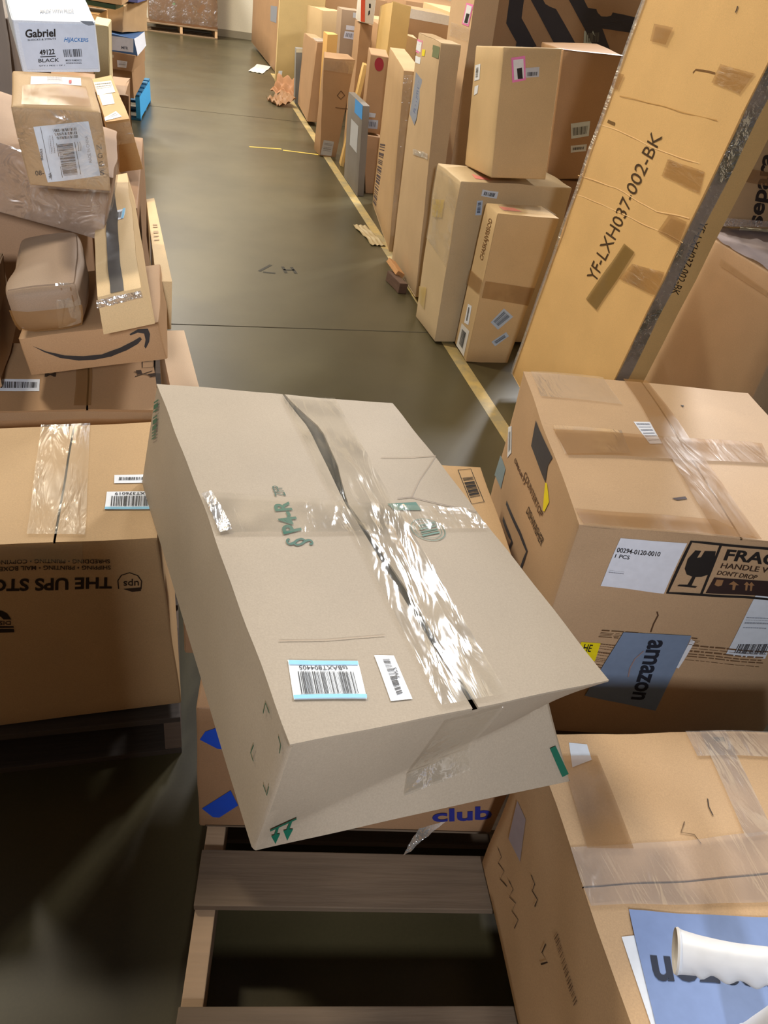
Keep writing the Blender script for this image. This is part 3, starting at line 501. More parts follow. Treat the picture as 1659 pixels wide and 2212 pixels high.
 ['print_mark', 'line', 'top', [[0.894, 0.5337], [0.9999, 0.4628]], 0.003, (62, 48, 38), 0, ''],
 ['print_mark', 'line', 'top', [[0.8973, 0.463], [0.9885, 0.5484]], 0.003, (62, 48, 38), 0, ''],
 ['print_mark', 'poly', 'top', [[0.9037, 0.5552], [0.9321, 0.5625], [0.9354, 0.5053], [0.9118, 0.4911]], 0, (62, 48, 38), 0, ''],
 ['print_mark', 'poly', 'top', [[0.9634, 0.4982], [1.0065, 0.5197], [1.0098, 0.4769], [0.9762, 0.4558]], 0, (62, 48, 38), 0, ''],
 ['print_mark', 'text', 'top', [[0.4617, 0.5184], [0.5141, 0.5186], [0.5162, 0.457], [0.4642, 0.4571]], 'M', (62, 48, 38), 0, ''],
 ['plastic_film', 'tape', 'front', [[0.2894, 1.004], [1.0154, 0.9969], [1.0141, 0.9542], [0.283, 0.9586]], 'clear', (0, 0, 0), 0, 'shiny stretch film along the front edge'],
],
'smile':[
 ['smile_arrow', 'poly', 'front', [[0.0804, 0.7826], [0.161, 0.5866], [0.2782, 0.4222], [0.4036, 0.3414], [0.535, 0.3215], [0.6769, 0.4372], [0.7882, 0.5913], [0.8446, 0.6802], [0.8537, 0.6138], [0.8161, 0.5039], [0.7218, 0.3543], [0.5956, 0.2309], [0.4768, 0.2068], [0.3634, 0.2447], [0.2418, 0.3752], [0.1444, 0.5814]], 0, (46, 42, 42), 0, 'dark curved smile print'],
 ['smile_arrow', 'poly', 'front', [[0.7742, 0.7843], [0.8409, 0.8804], [0.9137, 0.8628], [0.9216, 0.7229], [0.9026, 0.5302], [0.8642, 0.3563], [0.8583, 0.4225], [0.8793, 0.5904], [0.8796, 0.7529], [0.8354, 0.7961], [0.7783, 0.7454]], 0, (46, 42, 42), 0, 'dark arrow head of the smile'],
],
'longtape':[
 ['black_tape', 'poly', 'top', [[0.3, 0.0], [0.6, 0.0], [0.6, 0.95], [0.3, 0.95]], 0, (64, 60, 58), 0, 'wide black tape stripe'],
 ['barcode_label', 'sheet', 'top', [[0.5161, 0.5989], [0.8277, 0.6025], [0.7528, 0.5111], [0.4868, 0.5061]], '', (226, 230, 238), 0, ''],
 ['band', 'poly', 'top', [[0.7627, 0.6019], [0.8277, 0.6025], [0.7528, 0.5111], [0.6895, 0.5107]], 1, (130, 190, 222), 1, ''],
 ['barcode', 'bars', 'top', [[0.5511, 0.5791], [0.7318, 0.5814], [0.6799, 0.5239], [0.5273, 0.5203]], 'v9', (90, 90, 90), 1, ''],
 ['tape_strip', 'tape', 'front', [[-0.0292, 0.9478], [0.9601, 0.9485], [0.9494, 0.7662], [-0.0388, 0.7476]], 'foil', (0, 0, 0), 0, 'silvery torn tape at the end'],
],
'thin':[
 ['print_mark', 'bars', 'top', [[0.3167, 0.6118], [0.7579, 0.6075], [0.653, 0.3809], [0.2295, 0.3771]], 'h5', (150, 122, 86), 0, ''],
 ['white_label', 'poly', 'left', [[0.45, 0.3], [0.6, 0.3], [0.6, 0.9], [0.45, 0.9]], 0, (226, 230, 238), 0, ''],
 ['print_mark', 'line', 'front', [[0.2569, 0.5211], [0.4822, 0.5232], [0.5077, 0.3106], [0.2718, 0.2985], [0.2569, 0.5211]], 0.002, (62, 48, 38), 0, ''],
],
'crumple':[
 ['crease', 'line', 'front', [[0.7767, 0.9282], [0.7759, 0.5404], [0.6868, 0.1335]], 0.003, (120, 90, 62), 0, ''],
 ['crease', 'line', 'front', [[0.9062, 0.9208], [0.9043, 0.4651], [0.8406, 0.0877]], 0.003, (120, 90, 62), 0, ''],
 ['tape_strip', 'tape', 'front', [[0.0098, 0.5634], [1.0309, 0.4732], [0.9804, 0.0241], [0.0101, 0.0675]], 'tan', (0, 0, 0), 0, 'brown tape along the bottom edge'],
 ['packing_tape', 'tape', 'front', [[0.7155, 1.0419], [1.0484, 1.0289], [0.9732, 0.0886], [0.6197, 0.0793]], 'clear', (0, 0, 0), 0, ''],
],
'wrapped':[
 ['plastic_film', 'tape', 'front', [[0.0, 0.02], [1, 0.02], [1, 1], [0, 1]], 'film', (0, 0, 0), 0, 'stretch film over the front'],
 ['plastic_film', 'tape', 'right', [[0.0, 0.02], [1, 0.02], [1, 1], [0, 1]], 'film', (0, 0, 0), 0, ''],
],
'label':[
 ['shipping_label', 'sheet', 'front', [[0.1958, 0.7798], [0.8358, 0.8809], [0.8886, 0.2101], [0.231, 0.0762]], 'r', (214, 224, 240), 0, 'big white shipping label'],
 ['barcode', 'bars', 'front', [[0.4269, 0.5836], [0.608, 0.6143], [0.6176, 0.2122], [0.4448, 0.1798]], 'h44', (35, 33, 34), 1, ''],
 ['code_strip', 'bars', 'front', [[0.3985, 0.7671], [0.6817, 0.8042], [0.6823, 0.6763], [0.4376, 0.6412]], 'm0', (35, 33, 34), 1, ''],
 ['rule', 'line', 'front', [[0.4194, 0.6001], [0.4256, 0.1661]], 0.0012, (35, 33, 34), 1, ''],
 ['rule', 'line', 'front', [[0.6315, 0.6274], [0.6527, 0.221]], 0.0012, (35, 33, 34), 1, ''],
 ['rule', 'line', 'front', [[0.2724, 0.78], [0.2891, 0.118]], 0.001, (90, 90, 100), 1, ''],
 ['fine_print', 'bars', 'front', [[0.3359, 0.6843], [0.4004, 0.6947], [0.403, 0.4841], [0.3248, 0.4663]], 'v4', (130, 130, 140), 1, ''],
 ['fine_print', 'bars', 'front', [[0.6641, 0.6298], [0.7084, 0.6388], [0.7131, 0.5309], [0.6617, 0.5156]], 'v3', (60, 60, 66), 1, ''],
 ['lettering', 'text', 'front', [[0.2604, 0.1399], [0.264, 0.2129], [0.3041, 0.2223], [0.3008, 0.1494]], 'FBA', (35, 33, 34), 1, ''],
 ['lettering', 'text', 'front', [[0.2106, 0.3753], [0.2183, 0.5158], [0.2463, 0.5238], [0.239, 0.3835]], 'FRAGILE', (35, 33, 34), 1, ''],
 ['lettering', 'text', 'front', [[0.7657, 0.3725], [0.7616, 0.7045], [0.8004, 0.7129], [0.8059, 0.3815]], 'MADE IN CHINA', (150, 156, 170), 1, ''],
 ['lettering', 'text', 'front', [[0.8871, 0.601], [0.9487, 0.6111], [0.9458, 0.5483], [0.8837, 0.538]], 'N', (62, 48, 38), 0, ''],
 ['lettering', 'text', 'front', [[0.8828, 0.492], [0.9452, 0.5024], [0.9422, 0.4386], [0.8794, 0.428]], 'G', (62, 48, 38), 0, ''],
 ['lettering', 'text', 'front', [[0.8793, 0.3871], [0.9424, 0.3978], [0.9394, 0.333], [0.8815, 0.3226]], 'C', (62, 48, 38), 0, ''],
 ['lettering', 'text', 'front', [[0.8863, 0.2756], [0.9445, 0.2861], [0.9414, 0.2203], [0.8886, 0.2101]], 'S', (62, 48, 38), 0, ''],
 ['lettering', 'text', 'front', [[0.1035, 0.2235], [0.2161, 0.245], [0.2078, 0.1779], [0.0999, 0.1565]], '08-', (62, 48, 38), 0, ''],
 ['paper_label', 'sheet', 'top', [[0.2302, 0.8049], [0.8562, 0.891], [0.8385, 0.6352], [0.2215, 0.5631]], '', (214, 208, 210), 0, ''],
 ['fine_print', 'bars', 'top', [[0.4304, 0.8089], [0.6232, 0.84], [0.6146, 0.6273], [0.4269, 0.597]], 'h6', (140, 140, 150), 1, ''],
 ['red_mark', 'poly', 'top', [[0.698, 0.7382], [0.733, 0.7578], [0.7163, 0.6573], [0.6881, 0.6529]], 1, (210, 60, 60), 1, ''],
 ['tape_strip', 'tape', 'top', [[0.1271, 0.4923], [0.8904, 0.575], [0.8933, 0.0449], [0.118, -0.0052]], 'tan', (0, 0, 0), 0, 'pale tape across the top'],
 ['plastic_film', 'tape', 'front', [[0, 0], [1, 0], [1, 1], [0, 1]], 'film', (0, 0, 0), 0, 'clear stretch film on the front'],
],
'gabriel':[
 ['printed_panel', 'sheet', 'front', [[0.0668, 0.9351], [0.9786, 0.9397], [0.9747, 0.0838], [0.0661, 0.0638]], '', (200, 210, 228), 0, 'glossy white printed panel'],
 ['lettering', 'text', 'front', [[0.1347, 0.8273], [0.4926, 0.8519], [0.4826, 0.6971], [0.1209, 0.6737]], 'Gabriel', (35, 33, 34), 1, ''],
 ['lettering', 'text', 'front', [[0.1455, 0.6483], [0.4865, 0.6799], [0.483, 0.6451], [0.1412, 0.6137]], 'SHOCKS & STRUTS', (35, 33, 34), 1, ''],
 ['lettering', 'text', 'front', [[0.2624, 0.4496], [0.4479, 0.4694], [0.4427, 0.3628], [0.2558, 0.3434]], '49122', (35, 33, 34), 1, ''],
 ['rule', 'line', 'front', [[0.2584, 0.3167], [0.4506, 0.3272]], 0.0018, (35, 33, 34), 1, ''],
 ['lettering', 'text', 'front', [[0.2312, 0.2808], [0.4879, 0.2916], [0.4806, 0.2194], [0.2228, 0.209]], 'BLACK', (35, 33, 34), 1, ''],
 ['barcode', 'bars', 'front', [[0.5504, 0.4529], [0.7805, 0.4733], [0.7801, 0.3208], [0.5542, 0.31]], 'v20', (35, 33, 34), 1, ''],
 ['lettering', 'text', 'front', [[0.5676, 0.2651], [0.7698, 0.2664], [0.7668, 0.23], [0.5642, 0.2289]], 'MADE IN MEXICO', (35, 33, 34), 1, ''],
 ['fine_print', 'bars', 'front', [[0.5684, 0.2108], [0.7653, 0.2118], [0.7609, 0.1569], [0.5632, 0.1562]], 'h2', (90, 90, 100), 1, ''],
 ['lettering', 'text', 'front', [[0.2222, 0.1549], [0.5462, 0.1652], [0.5436, 0.1378], [0.219, 0.1277]], 'QTY-1 PKG 1 OF 1', (35, 33, 34), 1, ''],
 ['lettering', 'text', 'front', [[0.596, 0.6904], [0.8851, 0.6866], [0.878, 0.5898], [0.568, 0.5766]], 'HIJACKERS', (30, 110, 180), 1, ''],
 ['torn_edge', 'poly', 'front', [[0.8064, 1.0122], [0.966, 1.0077], [0.9844, 0.9398], [0.9023, 0.9208], [0.8481, 0.9622]], 0, (120, 128, 140), 0, ''],
 ['lettering', 'text', 'top', [[0.3772, 0.1918], [0.7858, 0.2261], [0.7773, 0.1504], [0.3501, 0.1174]], 'MADE WITH PRIDE', (120, 126, 140), 0, ''],
],
'small':[
 ['paper_label', 'sheet', 'top', [[0.0329, 0.896], [0.882, 0.8542], [0.8717, 0.558], [0.0279, 0.5566]], '', (214, 206, 196), 0, ''],
 ['fine_print', 'bars', 'top', [[0.071, 0.8429], [0.8469, 0.8103], [0.8299, 0.6731], [0.0599, 0.6783]], 'h3', (80, 76, 74), 1, ''],
 ['paper_label', 'sheet', 'top', [[0.0973, 0.5614], [0.7019, 0.5403], [0.6401, 0.3239], [0.0941, 0.3259]], '', (206, 200, 196), 0, ''],
 ['paper_label', 'sheet', 'top', [[0.0099, 0.0745], [0.5614, 0.1705], [0.7224, 0.0455], [0.0059, 0.0089]], '', (200, 204, 212), 0, ''],
 ['fine_print', 'bars', 'top', [[0.1235, 0.0667], [0.5328, 0.1339], [0.6281, 0.0517], [0.1115, 0.0206]], 'h3', (140, 144, 150), 1, ''],
 ['packing_tape', 'tape', 'front', [[0, 0.55], [1, 0.55], [1, 0.95], [0, 0.95]], 'clear', (0, 0, 0), 0, ''],
],
'lcol':[
 ['plastic_film', 'tape', 'front', [[0, 0], [1, 0], [1, 1], [0, 1]], 'film', (0, 0, 0), 0, ''],
],
'fl_b':[
 ['white_label', 'sheet', 'front', [[0.6784, 0.5555], [0.8717, 0.5668], [0.8774, 0.1695], [0.7048, 0.1409]], '', (226, 230, 238), 0, ''],
 ['white_label', 'sheet', 'front', [[0.4545, 0.8103], [0.6078, 0.8311], [0.6133, 0.6645], [0.4576, 0.6429]], '', (200, 180, 150), 0, ''],
 ['fine_print', 'bars', 'front', [[0.7079, 0.485], [0.8491, 0.4986], [0.8547, 0.2442], [0.729, 0.2103]], 'h4', (120, 120, 130), 1, ''],
],
'fl_blue':[
 ['white_label', 'sheet', 'front', [[0.193, 0.8617], [0.983, 0.9937], [0.8849, 0.1502], [0.2098, 0.0734]], '', (220, 224, 232), 0, ''],
 ['lettering', 'text', 'front', [[0.5201, 0.3974], [0.7448, 0.4245], [0.7334, 0.2588], [0.5136, 0.2344]], 'MFR', (70, 70, 80), 1, ''],
 ['white_end', 'poly', 'right', [[0, 0], [1, 0], [1, 1], [0, 1]], 0, (226, 230, 240), 0, 'white box end'],
],
'farstack':[
 ['plastic_film', 'tape', 'front', [[0, 0.02], [1, 0.02], [1, 1], [0, 1]], 'film', (0, 0, 0), 0, ''],
 ['green_sticker', 'poly', 'front', [[0.2929, 0.1704], [0.3611, 0.1921], [0.3736, 0.177], [0.3118, 0.1517]], 0, (110, 180, 90), 0, ''],
],
'blue':[
 ['petal_mark', 'poly', 'front', [[0.009, 0.7623], [0.0253, 0.8278], [0.0675, 0.8741], [0.0815, 0.6895], [0.0598, 0.6947]], 0, (28, 70, 180), 0, 'blue petal print'],
 ['petal_mark', 'poly', 'front', [[0.0103, 0.1762], [0.1033, 0.3544], [0.1281, 0.2206], [0.0665, 0.0962], [0.0455, 0.0991]], 0, (28, 70, 180), 0, 'blue petal print'],
 ['club_lettering', 'text', 'front', [[0.7651, 0.2319], [0.9618, 0.2792], [0.9807, 0.1521], [0.7799, 0.1041]], 'club', (40, 44, 120), 0, ''],
 ['print_mark', 'line', 'front', [[0.02, 0.02], [0.98, 0.02]], 0.002, (62, 48, 38), 0, ''],
],
'center':[
 ['barcode_print', 'line', 'top', [[0.8019, 0.9342], [0.909, 0.9559], [0.9252, 0.5708], [0.8218, 0.542], [0.8019, 0.9342]], 0.002, (35, 33, 34), 0, ''],
 ['barcode_print', 'bars', 'top', [[0.8181, 0.8327], [0.9027, 0.8573], [0.9111, 0.6328], [0.8281, 0.605]], 'h12', (35, 33, 34), 0, ''],
],
'dw':[
 ['tape_strip', 'tape', 'top', [[0.4395, 1.0128], [0.5424, 1.0112], [0.5691, -0.0044], [0.4209, -0.001]], 'tan', (0, 0, 0), 0, 'brown tape along the seam'],
 ['tape_strip', 'tape', 'top', [[0.0304, 0.5333], [0.8426, 0.568], [0.8086, 0.4276], [0.0453, 0.3703]], 'tan', (0, 0, 0), 0, 'brown tape across the top'],
 ['packing_tape', 'tape', 'top', [[0.0375, 0.5665], [0.2948, 0.5671], [0.2828, 0.4126], [0.036, 0.3803]], 'shiny', (0, 0, 0), 0, 'shiny clear tape patch catching the light'],
 ['packing_tape', 'tape', 'top', [[0.0287, 0.9931], [0.3468, 1.012], [0.3571, 0.7747], [0.0286, 0.7896]], 'shiny2', (0, 0, 0), 0, 'glossy clear tape near the back edge'],
 ['tape_strip', 'tape', 'top', [[-0.0014, 0.0677], [0.4501, 0.0697], [0.567, -0.009], [0.0084, -0.0011]], 'tan', (0, 0, 0), 0, 'brown tape along the front edge'],
 ['paper_label', 'sheet', 'top', [[0.3679, 0.6512], [0.4385, 0.6629], [0.4352, 0.511], [0.3855, 0.5002]], '', (222, 226, 238), 0, ''],
 ['fine_print', 'bars', 'top', [[0.3751, 0.639], [0.4298, 0.648], [0.4316, 0.5259], [0.388, 0.5128]], 'h6', (140, 145, 160), 1, ''],
 ['puncture', 'poly', 'top', [[0.345, 0.1674], [0.3987, 0.1847], [0.4005, 0.1726], [0.3611, 0.1598]], 0, (70, 56, 60), 0, 'small dark puncture'],
 ['puncture', 'poly', 'top', [[0.6159, 0.8156], [0.6313, 0.8146], [0.619, 0.798]], 0, (50, 40, 34), 0, ''],
 ['white_label', 'sheet', 'left', [[-0.0072, 0.7259], [0.0404, 0.7628], [0.1432, 0.6896], [0.104, 0.6388]], '', (226, 230, 238), 0, ''],
 ['barcode', 'bars', 'left', [[0.026, 0.7204], [0.0487, 0.7396], [0.1187, 0.6898], [0.1021, 0.6667]], 'v16', (70, 70, 74), 1, ''],
 ['grey_label', 'sheet', 'left', [[-0.02, 0.579], [0.1252, 0.597], [0.1352, 0.4987], [-0.0265, 0.4682]], '', (120, 140, 150), 0, ''],
 ['dark_patch', 'poly', 'left', [[0.3409, 0.9759], [0.6198, 0.9924], [0.6033, 0.9477], [0.6317, 0.8916], [0.5009, 0.8871], [0.3727, 0.8786]], 0, (58, 56, 60), 0, 'dark scuffed print patch'],
 ['yellow_tape', 'poly', 'left', [[0.6317, 0.8916], [0.6459, 0.8999], [0.6802, 0.885], [0.7111, 0.8661], [0.7023, 0.8142], [0.6873, 0.8064], [0.6543, 0.8533]], 0, (232, 214, 30), 0, 'yellow warning tape'],
 ['lettering', 'text', 'left', [[0.3982, 0.7765], [0.6979, 0.8044], [0.6884, 0.7716], [0.3902, 0.7441]], 'COUNTERTOP', (80, 52, 34), 0, ''],
 ['lettering', 'text', 'left', [[0.5449, 0.7155], [0.7771, 0.7526], [0.767, 0.714], [0.5349, 0.6785]], 'DISHWASHER', (50, 36, 30), 0, ''],
 ['lettering', 'text', 'left', [[0.2244, 0.7236], [0.439, 0.7528], [0.4306, 0.7287], [0.2174, 0.6954]], '(SMART)', (80, 52, 34), 0, ''],
 ['box_outline', 'line', 'left', [[0.2787, 0.5305], [0.5375, 0.584], [0.6583, 0.596], [0.648, 0.4974]], 0.012, (60, 60, 66), 0, ''],
 ['box_outline', 'line', 'left', [[0.2899, 0.4514], [0.4877, 0.4934], [0.4716, 0.4043]], 0.014, (60, 60, 66), 0, ''],
 ['shipping_label', 'sheet', 'front', [[0.1382, 0.969], [0.3474, 0.9669], [0.3453, 0.7583], [0.1315, 0.7655]], 'r', (222, 226, 238), 0, 'white parts label'],
 ['lettering', 'text', 'front', [[0.1407, 0.9319], [0.2785, 0.9293], [0.2806, 0.9103], [0.1421, 0.913]], '00294-0120-0010', (35, 33, 34), 1, ''],
 ['lettering', 'text', 'front', [[0.1429, 0.9054], [0.1894, 0.9046], [0.1898, 0.8892], [0.1431, 0.8901]], '1 PCS', (35, 33, 34), 1, ''],
 ['fine_print', 'bars', 'front', [[0.141, 0.8371], [0.1913, 0.8363], [0.1932, 0.8205], [0.1411, 0.8212]], 'h2', (140, 140, 150), 1, ''],
 ['fragile_frame', 'line', 'front', [[0.6727, 0.9767], [0.3577, 0.9755], [0.356, 0.7635], [0.7707, 0.7633]], 0.006, (35, 33, 34), 0, 'black printed frame'],
 ['fragile_frame', 'line', 'front', [[0.4546, 0.9764], [0.4698, 0.7625]], 0.005, (35, 33, 34), 0, ''],
 ['goblet_print', 'poly', 'front', [[0.3835, 0.9423], [0.4016, 0.9423], [0.399, 0.913], [0.4108, 0.9181], [0.409, 0.8906], [0.4132, 0.9435], [0.448, 0.9472], [0.4634, 0.8844], [0.4591, 0.848], [0.4411, 0.838], [0.4173, 0.8356], [0.3921, 0.8451], [0.3777, 0.8676], [0.3726, 0.9064]], 0, (35, 33, 34), 0, 'black broken goblet symbol'],
 ['goblet_print', 'poly', 'front', [[0.4136, 0.8372], [0.424, 0.8383], [0.4244, 0.7996], [0.444, 0.7974], [0.4402, 0.7908], [0.3793, 0.7949], [0.3831, 0.8015], [0.4109, 0.8023]], 0, (35, 33, 34), 0, ''],
 ['lettering', 'text', 'front', [[0.4821, 0.9603], [0.749, 0.9615], [0.7574, 0.9111], [0.4861, 0.9124]], 'FRAGILE', (35, 33, 34), 0, ''],
 ['lettering', 'text', 'front', [[0.4877, 0.9008], [0.8003, 0.9036], [0.8079, 0.878], [0.4886, 0.8791]], 'HANDLE WITH CARE', (60, 44, 36), 0, ''],
 ['lettering', 'text', 'front', [[0.488, 0.869], [0.6234, 0.865], [0.6228, 0.8446], [0.4874, 0.8509]], "DON'T DROP", (60, 44, 36), 0, ''],
 ['symbol_band', 'poly', 'front', [[0.4845, 0.8385], [0.7337, 0.8437], [0.7651, 0.7756], [0.482, 0.7722]], 0, (52, 38, 38), 0, 'dark band of handling symbols'],
 ['symbol', 'poly', 'front', [[0.4951, 0.8314], [0.5184, 0.8318], [0.521, 0.8094], [0.5105, 0.8042], [0.4961, 0.809]], 1, (150, 112, 78), 0, ''],
 ['symbol', 'poly', 'front', [[0.553, 0.8312], [0.5785, 0.8153], [0.5679, 0.8143], [0.5715, 0.7939], [0.5639, 0.7931], [0.5565, 0.8151], [0.5421, 0.8157]], 1, (150, 112, 78), 0, ''],
 ['symbol', 'poly', 'front', [[0.5975, 0.8338], [0.6133, 0.8189], [0.6072, 0.8183], [0.6143, 0.794], [0.6082, 0.7934], [0.5996, 0.8175], [0.5928, 0.8189]], 1, (150, 112, 78), 0, ''],
 ['symbol', 'poly', 'front', [[0.6134, 0.8334], [0.6293, 0.8185], [0.6232, 0.8179], [0.6304, 0.7936], [0.6243, 0.793], [0.6156, 0.8171], [0.6087, 0.8184]], 1, (150, 112, 78), 0, ''],
 ['crease', 'line', 'front', [[0.3491, 0.6733], [0.358, 0.6567], [0.3562, 0.6144], [0.3592, 0.5763]], 0.003, (90, 66, 48), 0, ''],
 ['white_label', 'sheet', 'front', [[0.6512, 0.8228], [0.7752, 0.8231], [0.8134, 0.4828], [0.6603, 0.495]], '', (212, 220, 232), 0, 'white shipping sheet at the edge'],
 ['barcode', 'bars', 'front', [[0.6844, 0.5522], [0.797, 0.5584], [0.802, 0.5085], [0.6861, 0.5071]], 'v26', (60, 60, 66), 1, ''],
 ['fine_print', 'bars', 'front', [[0.6616, 0.6781], [0.7442, 0.6774], [0.7532, 0.6194], [0.6694, 0.6203]], 'h4', (150, 156, 168), 1, ''],
 ['fine_print', 'bars', 'front', [[0.1923, 0.5737], [0.5412, 0.5664], [0.547, 0.5248], [0.1897, 0.5324]], 'h5', (104, 78, 54), 0, ''],
 ['fine_print', 'bars', 'front', [[0.1968, 0.5077], [0.2805, 0.504], [0.2744, 0.3582], [0.1906, 0.3654]], 'h11', (112, 84, 60), 0, ''],
 ['fine_print', 'bars', 'front', [[0.5241, 0.5321], [0.8117, 0.5216], [0.8176, 0.4336], [0.5256, 0.4459]], 'h6', (112, 84, 60), 0, ''],
 ['yellow_tape', 'poly', 'front', [[0.139, 0.5091], [0.2064, 0.5086], [0.2132, 0.4166], [0.1387, 0.4193]], 0, (232, 214, 30), 0, 'yellow warning label'],
 ['lettering', 'text', 'front', [[0.1527, 0.5011], [0.1828, 0.4993], [0.1836, 0.4618], [0.1548, 0.4638]], 'HE', (35, 33, 34), 1, ''],
 ['white_sheet', 'poly', 'front', [[0.5076, 0.5585], [0.5263, 0.5487], [0.5196, 0.4058], [0.5078, 0.4097]], 0, (226, 230, 238), 0, ''],
 ['amazon_sheet', 'sheet', 'front', [[0.265, 0.5694], [0.5025, 0.5765], [0.5188, 0.1674], [0.2296, 0.2256]], 'hi', (120, 138, 166), 0, 'blue-grey paper sheet lettered amazon'],
 ['lettering', 'text', 'front', [[0.4145, 0.5449], [0.4546, 0.2243], [0.4028, 0.225], [0.3617, 0.5444]], 'amazon', (36, 40, 52), 1, ''],
 ['smile_arc', 'line', 'front', [[0.3621, 0.4882], [0.3449, 0.4483], [0.3436, 0.3994], [0.354, 0.3504]], 0.003, (150, 130, 130), 1, ''],
],
'lower':[
 ['torn_label', 'sheet', 'top', [[0.1078, 0.9643], [0.1622, 0.9551], [0.1558, 0.8931], [0.0865, 0.8662]], '', (206, 214, 228), 0, 'torn white label'],
 ['tape_strip', 'tape', 'top', [[0.0594, 0.9073], [0.1746, 0.9036], [0.1639, 0.5726], [0.0393, 0.5798]], 'tan', (0, 0, 0), 0, 'grey-brown tape down the left side'],
 ['packing_tape', 'tape', 'top', [[0.538, 0.9988], [0.6236, 0.9988], [0.582, 0.599], [0.4939, 0.5894]], 'film2', (0, 0, 0), 0, 'clear tape strip'],
 ['packing_tape', 'tape', 'top', [[-0.0098, 0.5827], [0.6073, 0.6073], [0.5216, 0.3885], [0.0013, 0.4052]], 'film2', (0, 0, 0), 0, 'wide clear tape over the seam'],
 ['packing_tape', 'tape', 'top', [[0.4915, 0.9979], [0.8385, 0.9979], [0.8104, 0.8832], [0.4861, 0.8936]], 'film2', (0, 0, 0), 0, ''],
 ['hand_hole', 'poly', 'top', [[0.5705, 0.9736], [0.6072, 0.9727], [0.6053, 0.9546], [0.5703, 0.9556]], 0, (40, 34, 36), 0, 'dark hole'],
 ['scratch', 'line', 'top', [[0.4479, 0.7353], [0.4384, 0.7067], [0.4372, 0.6749]], 0.002, (60, 44, 32), 0, ''],
 ['scratch', 'line', 'top', [[0.3466, 0.6629], [0.3213, 0.6272], [0.3564, 0.6175], [0.3632, 0.5857]], 0.0015, (110, 84, 56), 0, ''],
 ['white_sheet', 'sheet', 'top', [[0.0511, 0.3153], [0.0867, 0.3174], [0.0639, 0.0368], [0.0396, 0.0363]], '', (226, 230, 238), 0, 'white sheet under the blue-grey one'],
 ['amazon_sheet', 'sheet', 'top', [[0.0929, 0.3881], [0.4675, 0.3463], [0.3635, 0.0017], [0.0419, 0.0342]], 'hi', (128, 148, 192), 0, 'blue-grey paper sheet lettered amazon'],
 ['lettering', 'text', 'top', [[0.4187, 0.1644], [0.0874, 0.2014], [0.1011, 0.2652], [0.4359, 0.2292]], 'amazon', (48, 54, 70), 1, ''],
 ['marker_scribble', 'line', 'left', [[0.0698, 0.2803], [0.1127, 0.2923], [0.1101, 0.2373], [0.1633, 0.283], [0.1606, 0.2105], [0.2148, 0.271]], 0.0025, (62, 48, 38), 0, ''],
 ['marker_scribble', 'line', 'left', [[0.2113, 0.3119], [0.2575, 0.3396], [0.2552, 0.2725], [0.3039, 0.3301], [0.3034, 0.2624], [0.3557, 0.3126], [0.3581, 0.2429]], 0.0025, (62, 48, 38), 0, ''],
 ['marker_scribble', 'line', 'left', [[0.314, 0.5891], [0.3507, 0.5998], [0.3549, 0.5494], [0.3965, 0.5822], [0.401, 0.5324]], 0.003, (62, 48, 38), 0, ''],
 ['marker_scribble', 'line', 'left', [[0.5224, 0.5398], [0.5286, 0.4772], [0.5672, 0.5073], [0.5506, 0.4344]], 0.003, (62, 48, 38), 0, ''],
 ['shipping_label', 'sheet', 'left', [[0.0728, 0.6738], [0.1631, 0.708], [0.2273, 0.4984], [0.1099, 0.4369]], '', (170, 160, 170), 0, 'glossy shipping label'],
 ['fine_print', 'bars', 'left', [[0.5343, 0.6868], [0.7404, 0.7007], [0.7421, 0.6549], [0.5328, 0.6379]], 'v26', (84, 60, 42), 0, ''],
],
'yf':[
 ['lettering', 'text', 'left', [[0.403, 0.3713], [0.459, 0.6848], [0.5607, 0.6882], [0.5107, 0.378]], 'YF-LXH037-002-BK', (70, 50, 28), 0, ''],
 ['lettering', 'text', 'front', [[0.5209, 0.6071], [0.6996, 0.4655], [0.4188, 0.4704], [0.2873, 0.611]], 'YF-LXH037-002-BK', (60, 44, 32), 0, ''],
 ['tape_strip', 'tape', 'left', [[0.1674, 0.8269], [0.3281, 0.837], [0.319, 0.8091], [0.1865, 0.8003]], 'tan', (0, 0, 0), 0, ''],
 ['tape_strip', 'tape', 'left', [[0.7517, 0.8266], [0.967, 0.8385], [0.9409, 0.8049], [0.7451, 0.7982]], 'tanshiny', (0, 0, 0), 0, ''],
 ['tape_strip', 'tape', 'left', [[0.6771, 0.6643], [0.9467, 0.6854], [0.9764, 0.6527], [0.6821, 0.6352]], 'tanshiny', (0, 0, 0), 0, ''],
 ['tape_strip', 'tape', 'left', [[0.8573, 0.5936], [0.9894, 0.6058], [1.0064, 0.5662], [0.8262, 0.5568]], 'tan', (0, 0, 0), 0, ''],
 ['tape_strip', 'tape', 'left', [[0.6155, 0.4904], [0.7297, 0.4944], [0.6193, 0.3405], [0.4844, 0.3351]], 'dark', (0, 0, 0), 0, ''],
 ['tape_strip', 'tape', 'left', [[0.752, 0.4758], [0.9911, 0.5087], [1.0151, 0.4667], [0.6933, 0.4328]], 'tanshiny', (0, 0, 0), 0, ''],
 ['tape_strip', 'tape', 'left', [[0.0274, 0.7269], [0.0824, 0.7301], [0.071, 0.7028], [0.0249, 0.6996]], 'tan', (0, 0, 0), 0, ''],
 ['crease', 'line', 'left', [[0.0035, 0.6297], [0.2604, 0.6468], [0.6384, 0.6697], [0.8895, 0.6901]], 0.003, (246, 208, 152), 0, ''],
 ['crease', 'line', 'left', [[-0.0289, 0.5192], [0.3558, 0.5578], [0.7493, 0.5823], [0.9842, 0.6115]], 0.003, (246, 208, 152), 0, ''],
